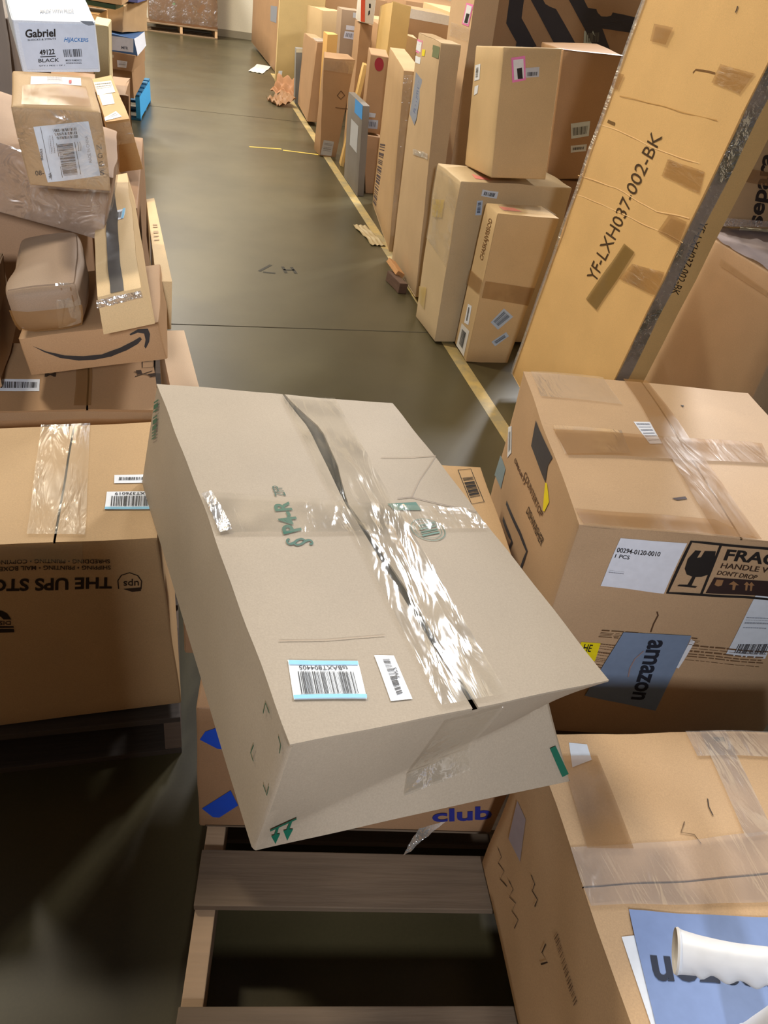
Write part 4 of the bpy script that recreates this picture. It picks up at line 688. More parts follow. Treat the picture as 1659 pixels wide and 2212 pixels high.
 ['crease', 'line', 'left', [[0.0124, 0.4833], [0.4325, 0.5239], [0.8829, 0.5635], [1.0166, 0.5726]], 0.003, (246, 208, 152), 0, ''],
 ['crease', 'line', 'left', [[0.0986, 0.6953], [0.4251, 0.7238], [0.8771, 0.7572]], 0.002, (190, 146, 84), 0, ''],
 ['tear', 'line', 'left', [[0.5887, 0.7964], [0.5982, 0.8026], [0.6507, 0.8066], [0.737, 0.8112]], 0.005, (120, 84, 44), 0, ''],
 ['tear', 'line', 'left', [[0.7008, 0.9035], [0.7046, 0.8976], [0.7039, 0.895]], 0.005, (70, 50, 40), 0, ''],
 ['tear', 'line', 'left', [[0.0719, 0.6447], [0.1424, 0.6475]], 0.01, (120, 90, 50), 0, ''],
 ['silver_tape', 'tape', 'front', [[0, 0], [0.42, 0], [0.42, 1], [0, 1]], 'foil2', (0, 0, 0), 0, 'wrinkled silvery tape down the edge'],
 ['silver_tape', 'tape', 'left', [[0.0, 0.0], [0.03, 0], [0.03, 1], [0.0, 1]], 'foil2', (0, 0, 0), 0, ''],
],
'narrow':[
 ['lettering', 'text', 'left', [[0.4213, 0.6738], [0.4399, 0.9384], [0.8133, 0.9463], [0.7674, 0.6801]], 'CHASKAJVISSOD', (120, 84, 48), 0, ''],
 ['white_label', 'sheet', 'left', [[0.3153, 0.3449], [0.6019, 0.3614], [0.6632, 0.2303], [0.3498, 0.2076]], '', (226, 230, 238), 0, ''],
 ['barcode', 'bars', 'left', [[0.396, 0.3306], [0.5042, 0.3366], [0.5472, 0.2431], [0.4402, 0.2365]], 'v10', (35, 33, 34), 1, ''],
 ['white_label', 'sheet', 'left', [[0.1998, 0.1847], [0.8112, 0.2047], [0.8097, 0.0115], [0.1598, 0.0045]], '', (216, 214, 210), 0, ''],
 ['barcode', 'bars', 'left', [[0.3149, 0.1571], [0.6612, 0.1678], [0.6441, 0.045], [0.3181, 0.0421]], 'v14', (50, 50, 50), 1, ''],
 ['white_label', 'sheet', 'front', [[0.5269, 0.4048], [0.7672, 0.3521], [0.5318, 0.2523], [0.3324, 0.301]], '', (176, 192, 212), 0, 'slanted white label'],
 ['barcode', 'bars', 'front', [[0.5433, 0.3857], [0.7006, 0.3504], [0.5186, 0.279], [0.3848, 0.309]], 'v12', (90, 100, 112), 1, ''],
 ['white_label', 'sheet', 'front', [[0.7257, 0.2402], [0.8159, 0.2116], [0.5795, 0.1297], [0.4666, 0.1618]], '', (176, 192, 212), 0, 'slanted narrow label'],
 ['barcode', 'bars', 'front', [[0.7049, 0.2192], [0.7516, 0.2032], [0.5815, 0.1507], [0.5281, 0.1633]], 'v12', (70, 76, 86), 1, ''],
 ['pink_label', 'poly', 'top', [[0.1534, 0.6857], [0.4078, 0.6478], [0.4751, 0.3462], [0.1659, 0.3409]], 0, (224, 130, 120), 0, ''],
 ['tape_strip', 'tape', 'left', [[0.0066, 0.5586], [1.1583, 0.5829], [1.1714, 0.4919], [-0.0342, 0.4548]], 'tan', (0, 0, 0), 0, ''],
 ['tape_strip', 'tape', 'front', [[0.0362, 0.5807], [1.0008, 0.5587], [0.9898, 0.4368], [0.0358, 0.4684]], 'tan', (0, 0, 0), 0, ''],
 ['packing_tape', 'tape', 'top', [[0.1618, 0.9122], [1.0993, 0.7828], [1.0363, 0.1896], [0.1109, 0.1864]], 'clear', (0, 0, 0), 0, ''],
],
'tan':[
 ['white_label', 'sheet', 'front', [[0.2032, 0.9613], [0.3487, 0.9535], [0.3441, 0.9141], [0.2012, 0.925]], '', (200, 212, 228), 0, ''],
 ['barcode', 'bars', 'front', [[0.2222, 0.9517], [0.3266, 0.9449], [0.3206, 0.9238], [0.22, 0.9308]], 'v14', (50, 50, 54), 1, ''],
 ['white_label', 'sheet', 'front', [[0.1727, 0.8952], [0.2247, 0.8996], [0.2329, 0.8121], [0.1795, 0.8105]], '', (180, 196, 220), 0, ''],
 ['barcode', 'bars', 'front', [[0.1837, 0.8851], [0.2114, 0.8886], [0.2176, 0.8224], [0.1889, 0.8215]], 'h14', (60, 70, 90), 1, ''],
 ['pink_label', 'poly', 'top', [[0.1927, 0.4163], [0.277, 0.2708], [0.2972, 0.1044], [0.1756, 0.1839]], 0, (226, 140, 130), 0, ''],
 ['packing_tape', 'tape', 'left', [[0, 0.55], [1, 0.5], [1, 0.98], [0, 0.98]], 'shiny3', (0, 0, 0), 0, 'clear tape on the pale side'],
 ['tape_strip', 'tape', 'left', [[0.0663, 0.7943], [0.5413, 0.8424], [0.5378, 0.7379], [0.1442, 0.6903]], 'yellowish', (0, 0, 0), 0, ''],
 ['tape_strip', 'tape', 'left', [[0.0075, 0.2226], [0.3598, 0.2641], [0.3787, 0.1198], [0.065, 0.1275]], 'yellowish', (0, 0, 0), 0, ''],
],
'pairA':[
 ['pink_label', 'sheet', 'front', [[0.1494, 0.9235], [0.3795, 0.9397], [0.4396, 0.7671], [0.2078, 0.7437]], '', (236, 130, 190), 0, 'pink-edged label'],
 ['label_field', 'poly', 'front', [[0.1844, 0.9074], [0.3533, 0.9196], [0.4045, 0.7802], [0.2344, 0.7644]], 1, (226, 226, 232), 1, ''],
 ['number_field', 'poly', 'front', [[0.2612, 0.8487], [0.3457, 0.8565], [0.3817, 0.7765], [0.2958, 0.772]], 1.5, (35, 33, 34), 1, ''],
 ['lettering', 'text', 'front', [[0.3412, 0.8431], [0.3642, 0.783], [0.302, 0.7788], [0.2785, 0.8423]], '7723', (226, 230, 238), 1, ''],
 ['white_label', 'sheet', 'front', [[0.4093, 0.854], [0.6438, 0.8638], [0.6552, 0.7937], [0.4273, 0.7839]], '', (190, 192, 200), 0, ''],
 ['barcode', 'bars', 'front', [[0.4485, 0.8245], [0.6213, 0.8301], [0.6207, 0.8033], [0.4563, 0.7944]], 'v12', (60, 60, 64), 1, ''],
 ['white_label', 'sheet', 'left', [[0.0561, 0.845], [0.2499, 0.8642], [0.2709, 0.7419], [0.0778, 0.7201]], 'r', (226, 230, 238), 0, ''],
 ['barcode', 'bars', 'left', [[0.1035, 0.8243], [0.1914, 0.8339], [0.2087, 0.758], [0.1211, 0.7477]], 'h12', (110, 110, 110), 1, ''],
 ['white_label', 'sheet', 'left', [[0.1169, 0.6769], [0.2552, 0.6973], [0.2494, 0.6305], [0.1126, 0.6053]], '', (226, 230, 238), 0, ''],
],
'pairB':[
 ['white_label', 'sheet', 'front', [[0.2956, 0.4607], [0.624, 0.4887], [0.6454, 0.3685], [0.3448, 0.3387]], 'r', (196, 208, 214), 0, ''],
 ['barcode', 'bars', 'front', [[0.3388, 0.4282], [0.6059, 0.4511], [0.6138, 0.3871], [0.3684, 0.3653]], 'v18', (90, 92, 92), 1, ''],
 ['white_label', 'sheet', 'front', [[0.3558, 0.282], [0.6387, 0.2994], [0.6441, 0.2413], [0.3754, 0.2247]], '', (200, 204, 206), 0, ''],
 ['barcode', 'bars', 'front', [[0.394, 0.267], [0.6047, 0.2799], [0.6051, 0.2566], [0.402, 0.244]], 'v16', (70, 70, 70), 1, ''],
 ['white_tape', 'poly', 'top', [[0, 0.0], [1, 0.0], [1, 0.1], [0, 0.1]], 0, (236, 232, 228), 0, 'white tape on the top edge'],
 ['pink_print', 'bars', 'top', [[0.05, 0.02], [0.45, 0.02], [0.45, 0.08], [0.05, 0.08]], 'v7', (236, 130, 190), 0, ''],
],
'stripe':[
 ['black_stripe', 'poly', 'front', [[0.0804, 0.8401], [0.1706, 0.8423], [0.1752, 0.808], [0.172, 0.7624], [0.2823, 0.6909], [0.1576, 0.6762], [0.1591, 0.7008], [0.0859, 0.7476], [0.0894, 0.8061]], 0, (50, 46, 50), 0, 'black printed stripe'],
 ['black_stripe', 'poly', 'front', [[0.1626, 0.8421], [0.2773, 0.8448], [0.3291, 0.8115], [0.5455, 0.6857], [0.4223, 0.6785], [0.2155, 0.8089]], 0, (50, 46, 50), 0, 'black printed stripe'],
 ['black_stripe', 'poly', 'front', [[0.3848, 0.8473], [0.4822, 0.8496], [0.5284, 0.8159], [0.5611, 0.7967], [0.8568, 0.7803], [0.8695, 0.7366], [0.6701, 0.7449], [0.7934, 0.6495], [0.7059, 0.648], [0.5574, 0.7427], [0.438, 0.8139]], 0, (50, 46, 50), 0, 'black printed stripe'],
 ['white_label', 'sheet', 'front', [[0.5602, 0.7354], [0.6683, 0.7424], [0.677, 0.7019], [0.5696, 0.6974]], 'r', (186, 196, 186), 0, ''],
 ['barcode', 'bars', 'front', [[0.5767, 0.7296], [0.6572, 0.7349], [0.6624, 0.7091], [0.5837, 0.7051]], 'v12', (104, 100, 90), 1, ''],
],
'tall1':[
 ['pink_label', 'sheet', 'left', [[0.6705, 0.8488], [0.9894, 0.8485], [0.9052, 0.7891], [0.6118, 0.7915]], '', (236, 130, 190), 0, ''],
 ['label_field', 'poly', 'left', [[0.7202, 0.8446], [0.9431, 0.8429], [0.8721, 0.7948], [0.6639, 0.7962]], 1, (226, 230, 238), 1, ''],
 ['number_field', 'poly', 'left', [[0.7487, 0.8227], [0.8902, 0.8225], [0.8471, 0.7969], [0.7037, 0.7969]], 1.5, (35, 33, 34), 1, ''],
 ['packing_tape', 'tape', 'left', [[0.1499, 0.7873], [1.1116, 0.7866], [1.1179, 0.749], [0.1442, 0.7478]], 'clear', (0, 0, 0), 0, ''],
],
'tall2':[
 ['pink_label', 'sheet', 'left', [[-0.0533, 0.9738], [0.2429, 0.9779], [0.2302, 0.9263], [-0.0458, 0.9247]], '', (236, 130, 190), 0, ''],
 ['label_field', 'poly', 'left', [[0.0054, 0.9673], [0.21, 0.9699], [0.1947, 0.935], [-0.0116, 0.9332]], 1, (226, 230, 238), 1, ''],
 ['barcode', 'bars', 'left', [[0.0408, 0.9599], [0.1554, 0.9609], [0.1371, 0.943], [0.0446, 0.9426]], 'h4', (35, 33, 34), 1, ''],
 ['yellow_sticker', 'poly', 'left', [[0.2647, 0.9483], [0.4333, 0.952], [0.424, 0.9282], [0.2767, 0.9249]], 0, (232, 214, 30), 0, ''],
 ['white_label', 'poly', 'left', [[0.0003, 0.9107], [0.2421, 0.9182], [0.2335, 0.8935], [0.0146, 0.8864]], 0, (226, 230, 238), 0, ''],
 ['green_patch', 'poly', 'left', [[0.7039, 0.9792], [0.9809, 0.9856], [0.9724, 0.9469], [0.6969, 0.939]], 0, (110, 120, 84), 0, ''],
 ['blue_print', 'poly', 'left', [[0.1083, 0.8553], [0.4337, 0.8436], [0.3802, 0.6901], [0.3135, 0.6587], [0.0366, 0.682]], 0, (134, 142, 160), 0, 'blue-grey printed panel'],
 ['lettering', 'text', 'left', [[0.1867, 0.7048], [0.2737, 0.8343], [0.3832, 0.8337], [0.3, 0.7023]], 'FURNITURE', (60, 80, 130), 0, ''],
 ['tape_strip', 'tape', 'left', [[0.3858, 0.5666], [0.9673, 0.6056], [0.9723, 0.583], [0.4106, 0.546]], 'foil', (0, 0, 0), 0, ''],
],
'tall3':[
 ['dotted_print', 'bars', 'left', [[0.0882, 0.4303], [0.3556, 0.4831], [0.2126, 0.0285], [0.0404, 0.0099]], 'h22', (70, 56, 60), 0, ''],
 ['packing_tape', 'tape', 'front', [[0, 0.1], [1, 0.1], [1, 0.98], [0, 0.98]], 'clear', (0, 0, 0), 0, ''],
],
'red':[
 ['red_mark', 'poly', 'front', [[0.7652, 0.9054], [0.7623, 0.8724], [0.7213, 0.8427], [0.6485, 0.8211], [0.555, 0.8107], [0.4551, 0.8132], [0.3641, 0.8283], [0.296, 0.8536], [0.261, 0.8852], [0.2643, 0.9181], [0.3055, 0.9475], [0.3781, 0.9689], [0.4711, 0.9791], [0.5706, 0.9765], [0.6614, 0.9617], [0.7298, 0.9367]], 0, (150, 40, 50), 0, 'red round mark'],
 ['white_label', 'sheet', 'front', [[0.0376, 0.264], [0.6347, 0.2713], [0.6092, 0.2147], [0.0397, 0.2024]], '', (176, 180, 190), 0, ''],
 ['white_label', 'sheet', 'front', [[0.0535, 0.1719], [0.8063, 0.186], [0.8099, 0.0674], [0.0549, 0.053]], '', (160, 166, 180), 0, ''],
 ['barcode', 'bars', 'front', [[0.1699, 0.1459], [0.6893, 0.1561], [0.6923, 0.0937], [0.1722, 0.0834]], 'v10', (90, 94, 106), 1, ''],
],
'greyb':[
 ['blue_print', 'poly', 'left', [[0.5, 0.85], [1, 0.85], [1, 1], [0.5, 1]], 0, (60, 140, 210), 0, 'blue printed corner'],
 ['label_field', 'poly', 'left', [[0.3, 0.45], [0.8, 0.45], [0.8, 0.75], [0.3, 0.75]], 0, (170, 172, 176), 0, ''],
],
'boxm':[
 ['white_label', 'sheet', 'front', [[0.1642, 0.1766], [0.726, 0.171], [0.7216, 0.0135], [0.0263, 0.011]], '', (168, 164, 160), 0, ''],
 ['fine_print', 'bars', 'front', [[0.2258, 0.1482], [0.6437, 0.1438], [0.6083, 0.0465], [0.1579, 0.0451]], 'h5', (120, 112, 104), 1, ''],
 ['packing_tape', 'tape', 'front', [[0.0013, 0.9914], [0.991, 0.9911], [1.0155, 0.8683], [-0.014, 0.886]], 'clear', (0, 0, 0), 0, ''],
 ['print_mark', 'line', 'front', [[0.6875, 0.6973], [0.8586, 0.6556], [0.7374, 0.6155], [0.5703, 0.6482], [0.6875, 0.6973]], 0.006, (84, 58, 38), 0, ''],
 ['print_mark', 'line', 'front', [[0.5593, 0.5266], [1.1976, 0.524]], 0.006, (96, 66, 44), 0, ''],
],
'boxn':[
 ['white_tape', 'tape', 'top', [[0, 0.0], [1, 0.0], [1, 0.4], [0, 0.4]], 'foil', (0, 0, 0), 0, ''],
],
'q':[
 ['white_label', 'sheet', 'front', [[0.2846, 0.8586], [0.7676, 0.8555], [0.7612, 0.8156], [0.2782, 0.8144]], '', (206, 206, 216), 0, ''],
 ['white_label', 'sheet', 'front', [[0.2335, 0.8003], [0.8203, 0.799], [0.778, 0.7267], [0.1856, 0.7326]], '', (200, 202, 216), 0, ''],
 ['barcode', 'bars', 'front', [[0.3166, 0.7843], [0.7252, 0.7837], [0.6932, 0.7429], [0.2813, 0.7479]], 'v8', (110, 110, 120), 1, ''],
 ['white_label', 'sheet', 'front', [[0.6064, 0.9829], [0.9837, 0.9823], [0.9825, 0.9345], [0.6035, 0.9352]], '', (206, 212, 222), 0, ''],
],
'grey':[
 ['white_cap', 'poly', 'front', [[0, 0.93], [1, 0.93], [1, 1], [0, 1]], 0, (236, 232, 206), 0, ''],
],
'tanpanel':[
 ['white_label', 'sheet', 'front', [[0.0589, 0.0885], [0.1433, 0.0923], [0.131, 0.0438], [0.0457, 0.0434]], '', (226, 230, 238), 0, ''],
],
'brownp':[
 ['grey_label', 'sheet', 'left', [[0.7276, 0.4263], [0.952, 0.4589], [0.9527, 0.3428], [0.7398, 0.3179]], '', (136, 140, 148), 0, ''],
],
'redwhite':[
 ['red_strip', 'poly', 'front', [[-0.1572, 0.4569], [0.1611, 0.472], [0.3247, 0.0173], [-0.0074, 0.0174]], 0, (220, 90, 60), 0, 'red strip'],
 ['picture_print', 'poly', 'front', [[0.4941, 0.3759], [0.6366, 0.3827], [0.6718, 0.3067], [0.5288, 0.2997]], 0, (35, 33, 34), 0, ''],
 ['picture_print', 'poly', 'front', [[0.5201, 0.2384], [0.6198, 0.2608], [0.6511, 0.1927], [0.5229, 0.1512]], 0, (35, 33, 34), 0, ''],
],
's':[
 ['white_tape', 'poly', 'front', [[0, 0.94], [1, 0.94], [1, 1], [0, 1]], 0, (232, 226, 220), 0, 'white taped edge'],
],
'separ':[
 ['lettering', 'text', 'front', [[0.2119, 0.0277], [0.0771, 0.4566], [0.196, 0.4568], [0.3425, 0.0191]], 'separa', (40, 34, 34), 0, ''],
 ['packing_tape', 'tape', 'front', [[-0.0185, 0.0524], [0.3448, 0.0558], [0.364, 0.0206], [0.0035, 0.0003]], 'foil', (0, 0, 0), 0, ''],
 ['tape_strip', 'tape', 'front', [[-0.041, 0.3643], [0.1836, 0.351], [0.2278, 0.2702], [-0.007, 0.2842]], 'tan', (0, 0, 0), 0, ''],
],
'boxx':[
 ['tape_strip', 'tape', 'left', [[0.3604, 0.9485], [0.7823, 0.9384], [0.7983, 0.9199], [0.366, 0.921]], 'pale', (0, 0, 0), 0, ''],
 ['plastic_film', 'tape', 'top', [[0, 0], [1, 0], [1, 1], [0, 1]], 'greyfilm', (0, 0, 0), 0, 'crinkled grey plastic film'],
],
}

def vnoise(P,f,s):
    x,y,z=(P*f).T; o=[]
    for k in range(3):
        a=s*1.7+k*2.1
        o.append(.5*np.sin(x*1.0+y*1.3+a)+.3*np.sin(y*2.3-z*1.9+a*2)+.3*np.sin(z*2.9+x*2.1+a*3)+.2*np.sin(x*4.7-y*3.9+a)*np.sin(z*4.1+a))
    return np.stack(o,1)
class Carton:
    def __init__(s,key):
        s.key=key; s.K=np.array(BOX[key]); s.name,s.label,s.cat,s.grp,s.col,s.o=META[key][0]; mg=sum(s.col)/3; s.col=tuple(int(round(c+(mg-c)*.14)) for c in s.col)
        K=s.K; s.X=(K[[1,3,5,7]]-K[[0,2,4,6]]).mean(0); s.Y=(K[[2,3,6,7]]-K[[0,1,4,5]]).mean(0); s.Z=(K[4:]-K[:4]).mean(0)
        s.w,s.d,s.h=[float(np.linalg.norm(v)) for v in (s.X,s.Y,s.Z)]
        s.X=s.X/s.w; s.Y=s.Y/s.d; s.Z=s.Z/s.h
        s.c=K[:4].mean(0); s.c[2]=K[:4,2].min()
        s.seed=sum(map(ord,key))%17
        s.seamed=any(k in s.o for k in ('seam','seamy','seamL'))
    def P(s,abc):
        abc=np.atleast_2d(np.array(abc,float)); a,b,c=abc.T; K=s.K
        o=0
        for i in range(8):
            wt=(a if i&1 else 1-a)*(b if i&2 else 1-b)*(c if i&4 else 1-c); o=o+wt[:,None]*K[i]
        w4=lambda t:4*np.clip(t,0,1)*(1-np.clip(t,0,1))
        q=s.o.get('bulge',0)
        if q:
            o=o+q*(((a-.5)*2*w4(b)*w4(c))[:,None]*s.X+((b-.5)*2*w4(a)*w4(c))[:,None]*s.Y+((c-.5)*2*w4(a)*w4(b))[:,None]*s.Z)
        n=s.o.get('noise',0)
        if n:
            f=9 if n<.008 else 22
            base=(1-np.exp(-c*6))[:,None]*.7+.3
            o=o+n*vnoise(o-s.c,f,s.seed)*base
        if s.o.get('deform')=='main':
            vc=.10+.47*a; D=.055*np.clip(a,0,1)**.8
            t=np.where(c<vc,c/vc,(1-c)/(1-vc)); t=np.clip(t,0,1); fb=np.clip(1-b/.35,0,1)
            o=o+(D*t*fb)[:,None]*s.Y
            o=o-(.042*t*np.exp(-b/.10)*np.clip((a-.55)/.45,0,1)**1.5)[:,None]*s.X
        r=s.o.get('rnd',0)
        if r:
            e=np.stack([np.abs(a-.5)*2,np.abs(b-.5)*2,np.abs(c-.5)*2],1)**8
            cnt=e.sum(1)-1; cnt=np.clip(cnt,0,2)
            ctr=s.K.mean(0); dv=ctr-o; dv=dv/np.linalg.norm(dv,axis=1)[:,None]
            o=o+dv*(r*cnt)[:,None]
        return o
    FM={'front':lambda u,v:(u,0*u,v),'back':lambda u,v:(1-u,0*u+1,v),'left':lambda u,v:(0*u,1-u,v),'right':lambda u,v:(0*u+1,u,v),'top':lambda u,v:(u,v,0*u+1),'bottom':lambda u,v:(u,1-v,0*u)}
    def S(s,face,uvs,off=0.):
        uvs=np.atleast_2d(np.array(uvs,float)); u,v=uvs.T; f=s.FM[face]; e=.004
        p=s.P(np.stack(f(u,v),1)); du=s.P(np.stack(f(u+e,v),1))-p; dv=s.P(np.stack(f(u,v+e),1))-p
        n=np.cross(du,dv); n=n/(np.linalg.norm(n,axis=1)[:,None]+1e-12)
        if face=='top' and s.seamed: off=off+.0032
        return p+n*off
    def dims(s,face):
        return {'front':(s.w,s.h),'back':(s.w,s.h),'left':(s.d,s.h),'right':(s.d,s.h),'top':(s.w,s.d),'bottom':(s.w,s.d)}[face]
    def build(s):
        s.root=thing(s.name,s.label,s.cat,tuple(s.c),s.grp); n=s.o.get('N',6); m=card(tuple(s.col)); s.m=m
        ed=.006/max(s.w,s.d,s.h); T=np.concatenate([[0,ed],np.linspace(0,1,n+1)[1:-1],[1-ed,1]])
        V={};vl=[];F=[]
        def vid(a,b,c):
            k=(round(a,5),round(b,5),round(c,5))
            if k not in V: V[k]=len(vl); vl.append(k)
            return V[k]
        for face in ('front','back','left','right','top','bottom'):
            if face=='top' and s.seamed: continue
            fm=s.FM[face]
            for i in range(len(T)-1):
                for j in range(len(T)-1):
                    q=[(T[i],T[j]),(T[i+1],T[j]),(T[i+1],T[j+1]),(T[i],T[j+1])]
                    F.append([vid(*[float(x) for x in fm(np.float64(u),np.float64(v))]) for u,v in q])
        abc=np.array(vl); p=s.P(abc)
        ext=((abc<1e-4)|(abc>1-1e-4)).sum(1); ctr=s.K.mean(0)
        sg=np.sign(abc-.5)*((abc<1e-4)|(abc>1-1e-4)); r=.0018
        mv=(ext>=2)
        if s.seamed: mv=mv&(abc[:,2]<.999)
        for k,ax in enumerate((s.X,s.Y,s.Z)): p[mv]-=(sg[mv,k]*r)[:,None]*ax
        me=mesh('carton_body',p-s.c,F,m,True); link('carton_body',me,s.root)
        if s.seamed: s.flaps(n)
        s.decals(); return s
    def flap(s,fn,n,k=4):
        us=[[fn(i/n,j/k) for j in range(k+1)] for i in range(n+1)]
        fl=np.array([q for r_ in us for q in r_]); f=s.FM['top']; p=s.P(np.stack(f(fl[:,0],fl[:,1]),1)); top=p+s.Z*.0032
        M=len(fl); id=lambda i,j:i*(k+1)+j; F=[]
        for i in range(n):
            for j in range(k):
                q=[id(i,j),id(i,j+1),id(i+1,j+1),id(i+1,j)]; F.append(q); F.append([x+M for x in q[::-1]])
        bd=[id(i,0) for i in range(n+1)]+[id(n,j) for j in range(1,k+1)]+[id(i,k) for i in range(n-1,-1,-1)]+[id(0,j) for j in range(k-1,0,-1)]
        for x,y in zip(bd,bd[1:]+bd[:1]): F.append([x,y,y+M,x+M])
        me=mesh('top_flap',np.concatenate([p,top])-s.c,F,s.m,False); bm=bmesh.new(); bm.from_mesh(me); bmesh.ops.recalc_face_normals(bm,faces=bm.faces); bm.to_mesh(me); bm.free()
        for pl in me.polygons: pl.use_smooth=True
        me.set_sharp_from_angle(angle=math.radians(38))
        link('top_flap',me,s.root)
    def flaps(s,n):
        g=.0022/s.w
        if 'seam' in s.o:
            a,b=s.o['seam']; sp=lambda v:a+(b-a)*v
            s.flap(lambda i,j:((sp(i)-g)*j,i),n); s.flap(lambda i,j:(sp(i)+g+(1-sp(i)-g)*j,i),n)
        elif 'seamy' in s.o:
            a,b=s.o['seamy']; sp=lambda u:a+(b-a)*u
            s.flap(lambda i,j:(i,(sp(i)-g)*j),n); s.flap(lambda i,j:(i,sp(i)+g+(1-sp(i)-g)*j),n)
        else:
            Lp=sorted(s.o['seamL'],key=lambda q:q[1]); Rp=sorted(s.o['seamR'],key=lambda q:q[1])
            fl=lambda v:float(np.interp(v,[q[1] for q in Lp],[q[0] for q in Lp])); fr=lambda v:float(np.interp(v,[q[1] for q in Rp],[q[0] for q in Rp]))
            s.flap(lambda i,j:(fl(i)*j,i),n,10); s.flap(lambda i,j:(fr(i)+(1-fr(i))*j,i),n,10)
    def grid(s,face,q,n,off,wr=0.):
        q=np.array(q); uvs=[];
        for j in range(n+1):
            for i in range(n+1):
                a,b=i/n,j/n; uvs.append(q[0]*(1-a)*(1-b)+q[1]*a*(1-b)+q[2]*a*b+q[3]*(1-a)*b)
        uvs=np.clip(np.array(uvs),-.45 if face=='front' else -.004,1.004); p=s.S(face,uvs,off)
        if wr:
            rg=np.random.default_rng(s.seed); nz=vnoise(p*np.array((1,.3,1)),60,s.seed)[:,0]+.5*vnoise(p*np.array((1,.3,1)),130,s.seed+3)[:,1]; pn=s.S(face,uvs,off+.01)-p; p=p+pn/.01*(np.abs(nz)*wr)[:,None]
        F=[[j*(n+1)+i,(j+1)*(n+1)+i,(j+1)*(n+1)+i+1,j*(n+1)+i+1] for j in range(n) for i in range(n)]
        return p-s.c,F
    def decals(s):
        last=None; hi=0; dense=s.o.get('N',6)
        for part,kind,face,q,arg,col,sub,lab in DEC.get(s.key,[]):
            col=tuple(col); W,H=s.dims(face); par=last if (sub and last) else s.root
            base=.0013 if s.key!='main' or face=='top' else .0024
            off=base+(sub*.0007+hi if sub else 0)+(.0002 if kind!='sheet' else 0)
            if kind=='sheet': hi=.0016 if arg=='hi' else 0; off+=hi
            o=None
            qa=np.array(q); ext=max(np.ptp(qa[:,0])*W,np.ptp(qa[:,1])*H); n=max(1,min(24,int(ext*dense/.5))) if s.o.get('noise') or s.o.get('bulge') else 1
            if kind=='sheet':
                p,F=s.grid(face,q,max(n,2),off); me=mesh(part,p,F,plain(col,.42,'label_paper',.4),True); o=last=link(part,me,s.root,label=lab)
            elif kind=='tape':
                big={'clear2':60,'foil2':40,'foil':16,'greyfilm':24,'film':14}.get(arg,0); wr={'clear2':.0012,'foil2':.0025,'foil':.002,'greyfilm':.008,'film':.0015}.get(arg,0)
                p,F=s.grid(face,q,max(n,big,2),off+.0022+(.002 if arg=='tan' else .0008),wr); me=mesh(part,p,F,tape(arg),True); o=link(part,me,s.root,label=lab)
            elif kind=='poly':
                off+=.0004*(arg if arg else 0)
                if len(q)==4: p,F=s.grid(face,q,n,off); me=mesh(part,p,F,plain(col),False)
                else:
                    bm=bmesh.new(); vs=[bm.verts.new((u*W,v*H,0)) for u,v in q]
                    for t in tessellate_polygon([[Vector((u*W,v*H,0)) for u,v in q]]):
                        try: bm.faces.new([vs[i] for i in t])
                        except ValueError: pass
                    for _ in range(2 if ext>.12 and n>2 else 0): bmesh.ops.subdivide_edges(bm,edges=bm.edges[:],cuts=1,use_grid_fill=True)
                    bmesh.ops.triangulate(bm,faces=bm.faces[:])
                    bm.verts.ensure_lookup_table(); uvs=[(v.co.x/W,v.co.y/H) for v in bm.verts]; p=s.S(face,uvs,off)-s.c; F=[[v.index for v in f.verts] for f in bm.faces]; bm.verts.index_update(); F=[[v.index for v in f.verts] for f in bm.faces]; bm.free(); me=mesh(part,p,F,plain(col))
                o=link(part,me,par,label=lab)
            elif kind=='line':
                pts=[]; Q=[np.array((u*W,v*H)) for u,v in q]
                for a,b in zip(Q,Q[1:]):
                    k=max(1,int(np.linalg.norm(b-a)/.03)) if n>1 else 1
                    pts+= [a+(b-a)*i/k for i in range(k)]
                pts.append(Q[-1]); vv=[];F=[]
                for i,pnt in enumerate(pts):
                    d=pts[min(i+1,len(pts)-1)]-pts[max(i-1,0)]; L_=np.linalg.norm(d)+1e-9; nn=np.array((-d[1],d[0]))/L_*arg*.5; vv+= [pnt+nn,pnt-nn]
                    if i: F.append([2*i-2,2*i-1,2*i+1,2*i])
                p=s.S(face,[(x/W,y/H) for x,y in vv],off)-s.c; me=mesh(part,p,F,plain(col)); o=link(part,me,par,label=lab)
            elif kind=='bars':
                rg=random.Random(len(q)+int(arg[1:] or 0)+s.seed); rects=[]; nb=int(arg[1:] or 20); mode=arg[0]
                rows=3 if mode=='m' else 1
                if mode=='m': nb=22
                for r_ in range(rows):
                    t=0.; ws=[rg.choice((1,1,2,3)) for _ in range(2*nb)]; tot=sum(ws)
                    for k_,w_ in enumerate(ws):
                        if k_%2==0: rects.append((t/tot,(t+w_)/tot,r_/rows+.04*(rows>1),(r_+1)/rows-.04*(rows>1)))
                        t+=w_
                vv=[];F=[]; Q=np.array(q)
                if part=='fine_print':
                    r2=[]
                    for a0,a1,b0,b1 in rects:
                        x=0.; am=a0+(a1-a0)*.55
                        while x<.97:
                            l=rg.uniform(.03,.13); r2.append((a0,am,x,min(x+l,1))); x+=l+.02
                            if len(r2)>260: break
                    rects=r2
                for a0,a1,b0,b1 in rects:
                    if mode=='h': cs=[(b0,a0),(b1,a0),(b1,a1),(b0,a1)]
                    else: cs=[(a0,b0),(a1,b0),(a1,b1),(a0,b1)]
                    k=len(vv); vv+=[Q[0]*(1-a)*(1-b)+Q[1]*a*(1-b)+Q[2]*a*b+Q[3]*(1-a)*b for a,b in cs]; F.append([k,k+3,k+2,k+1])
                p=s.S(face,vv,off)-s.c; me=mesh(part,p,F,plain(col)); o=link(part,me,par,label=lab)
            elif kind=='text':
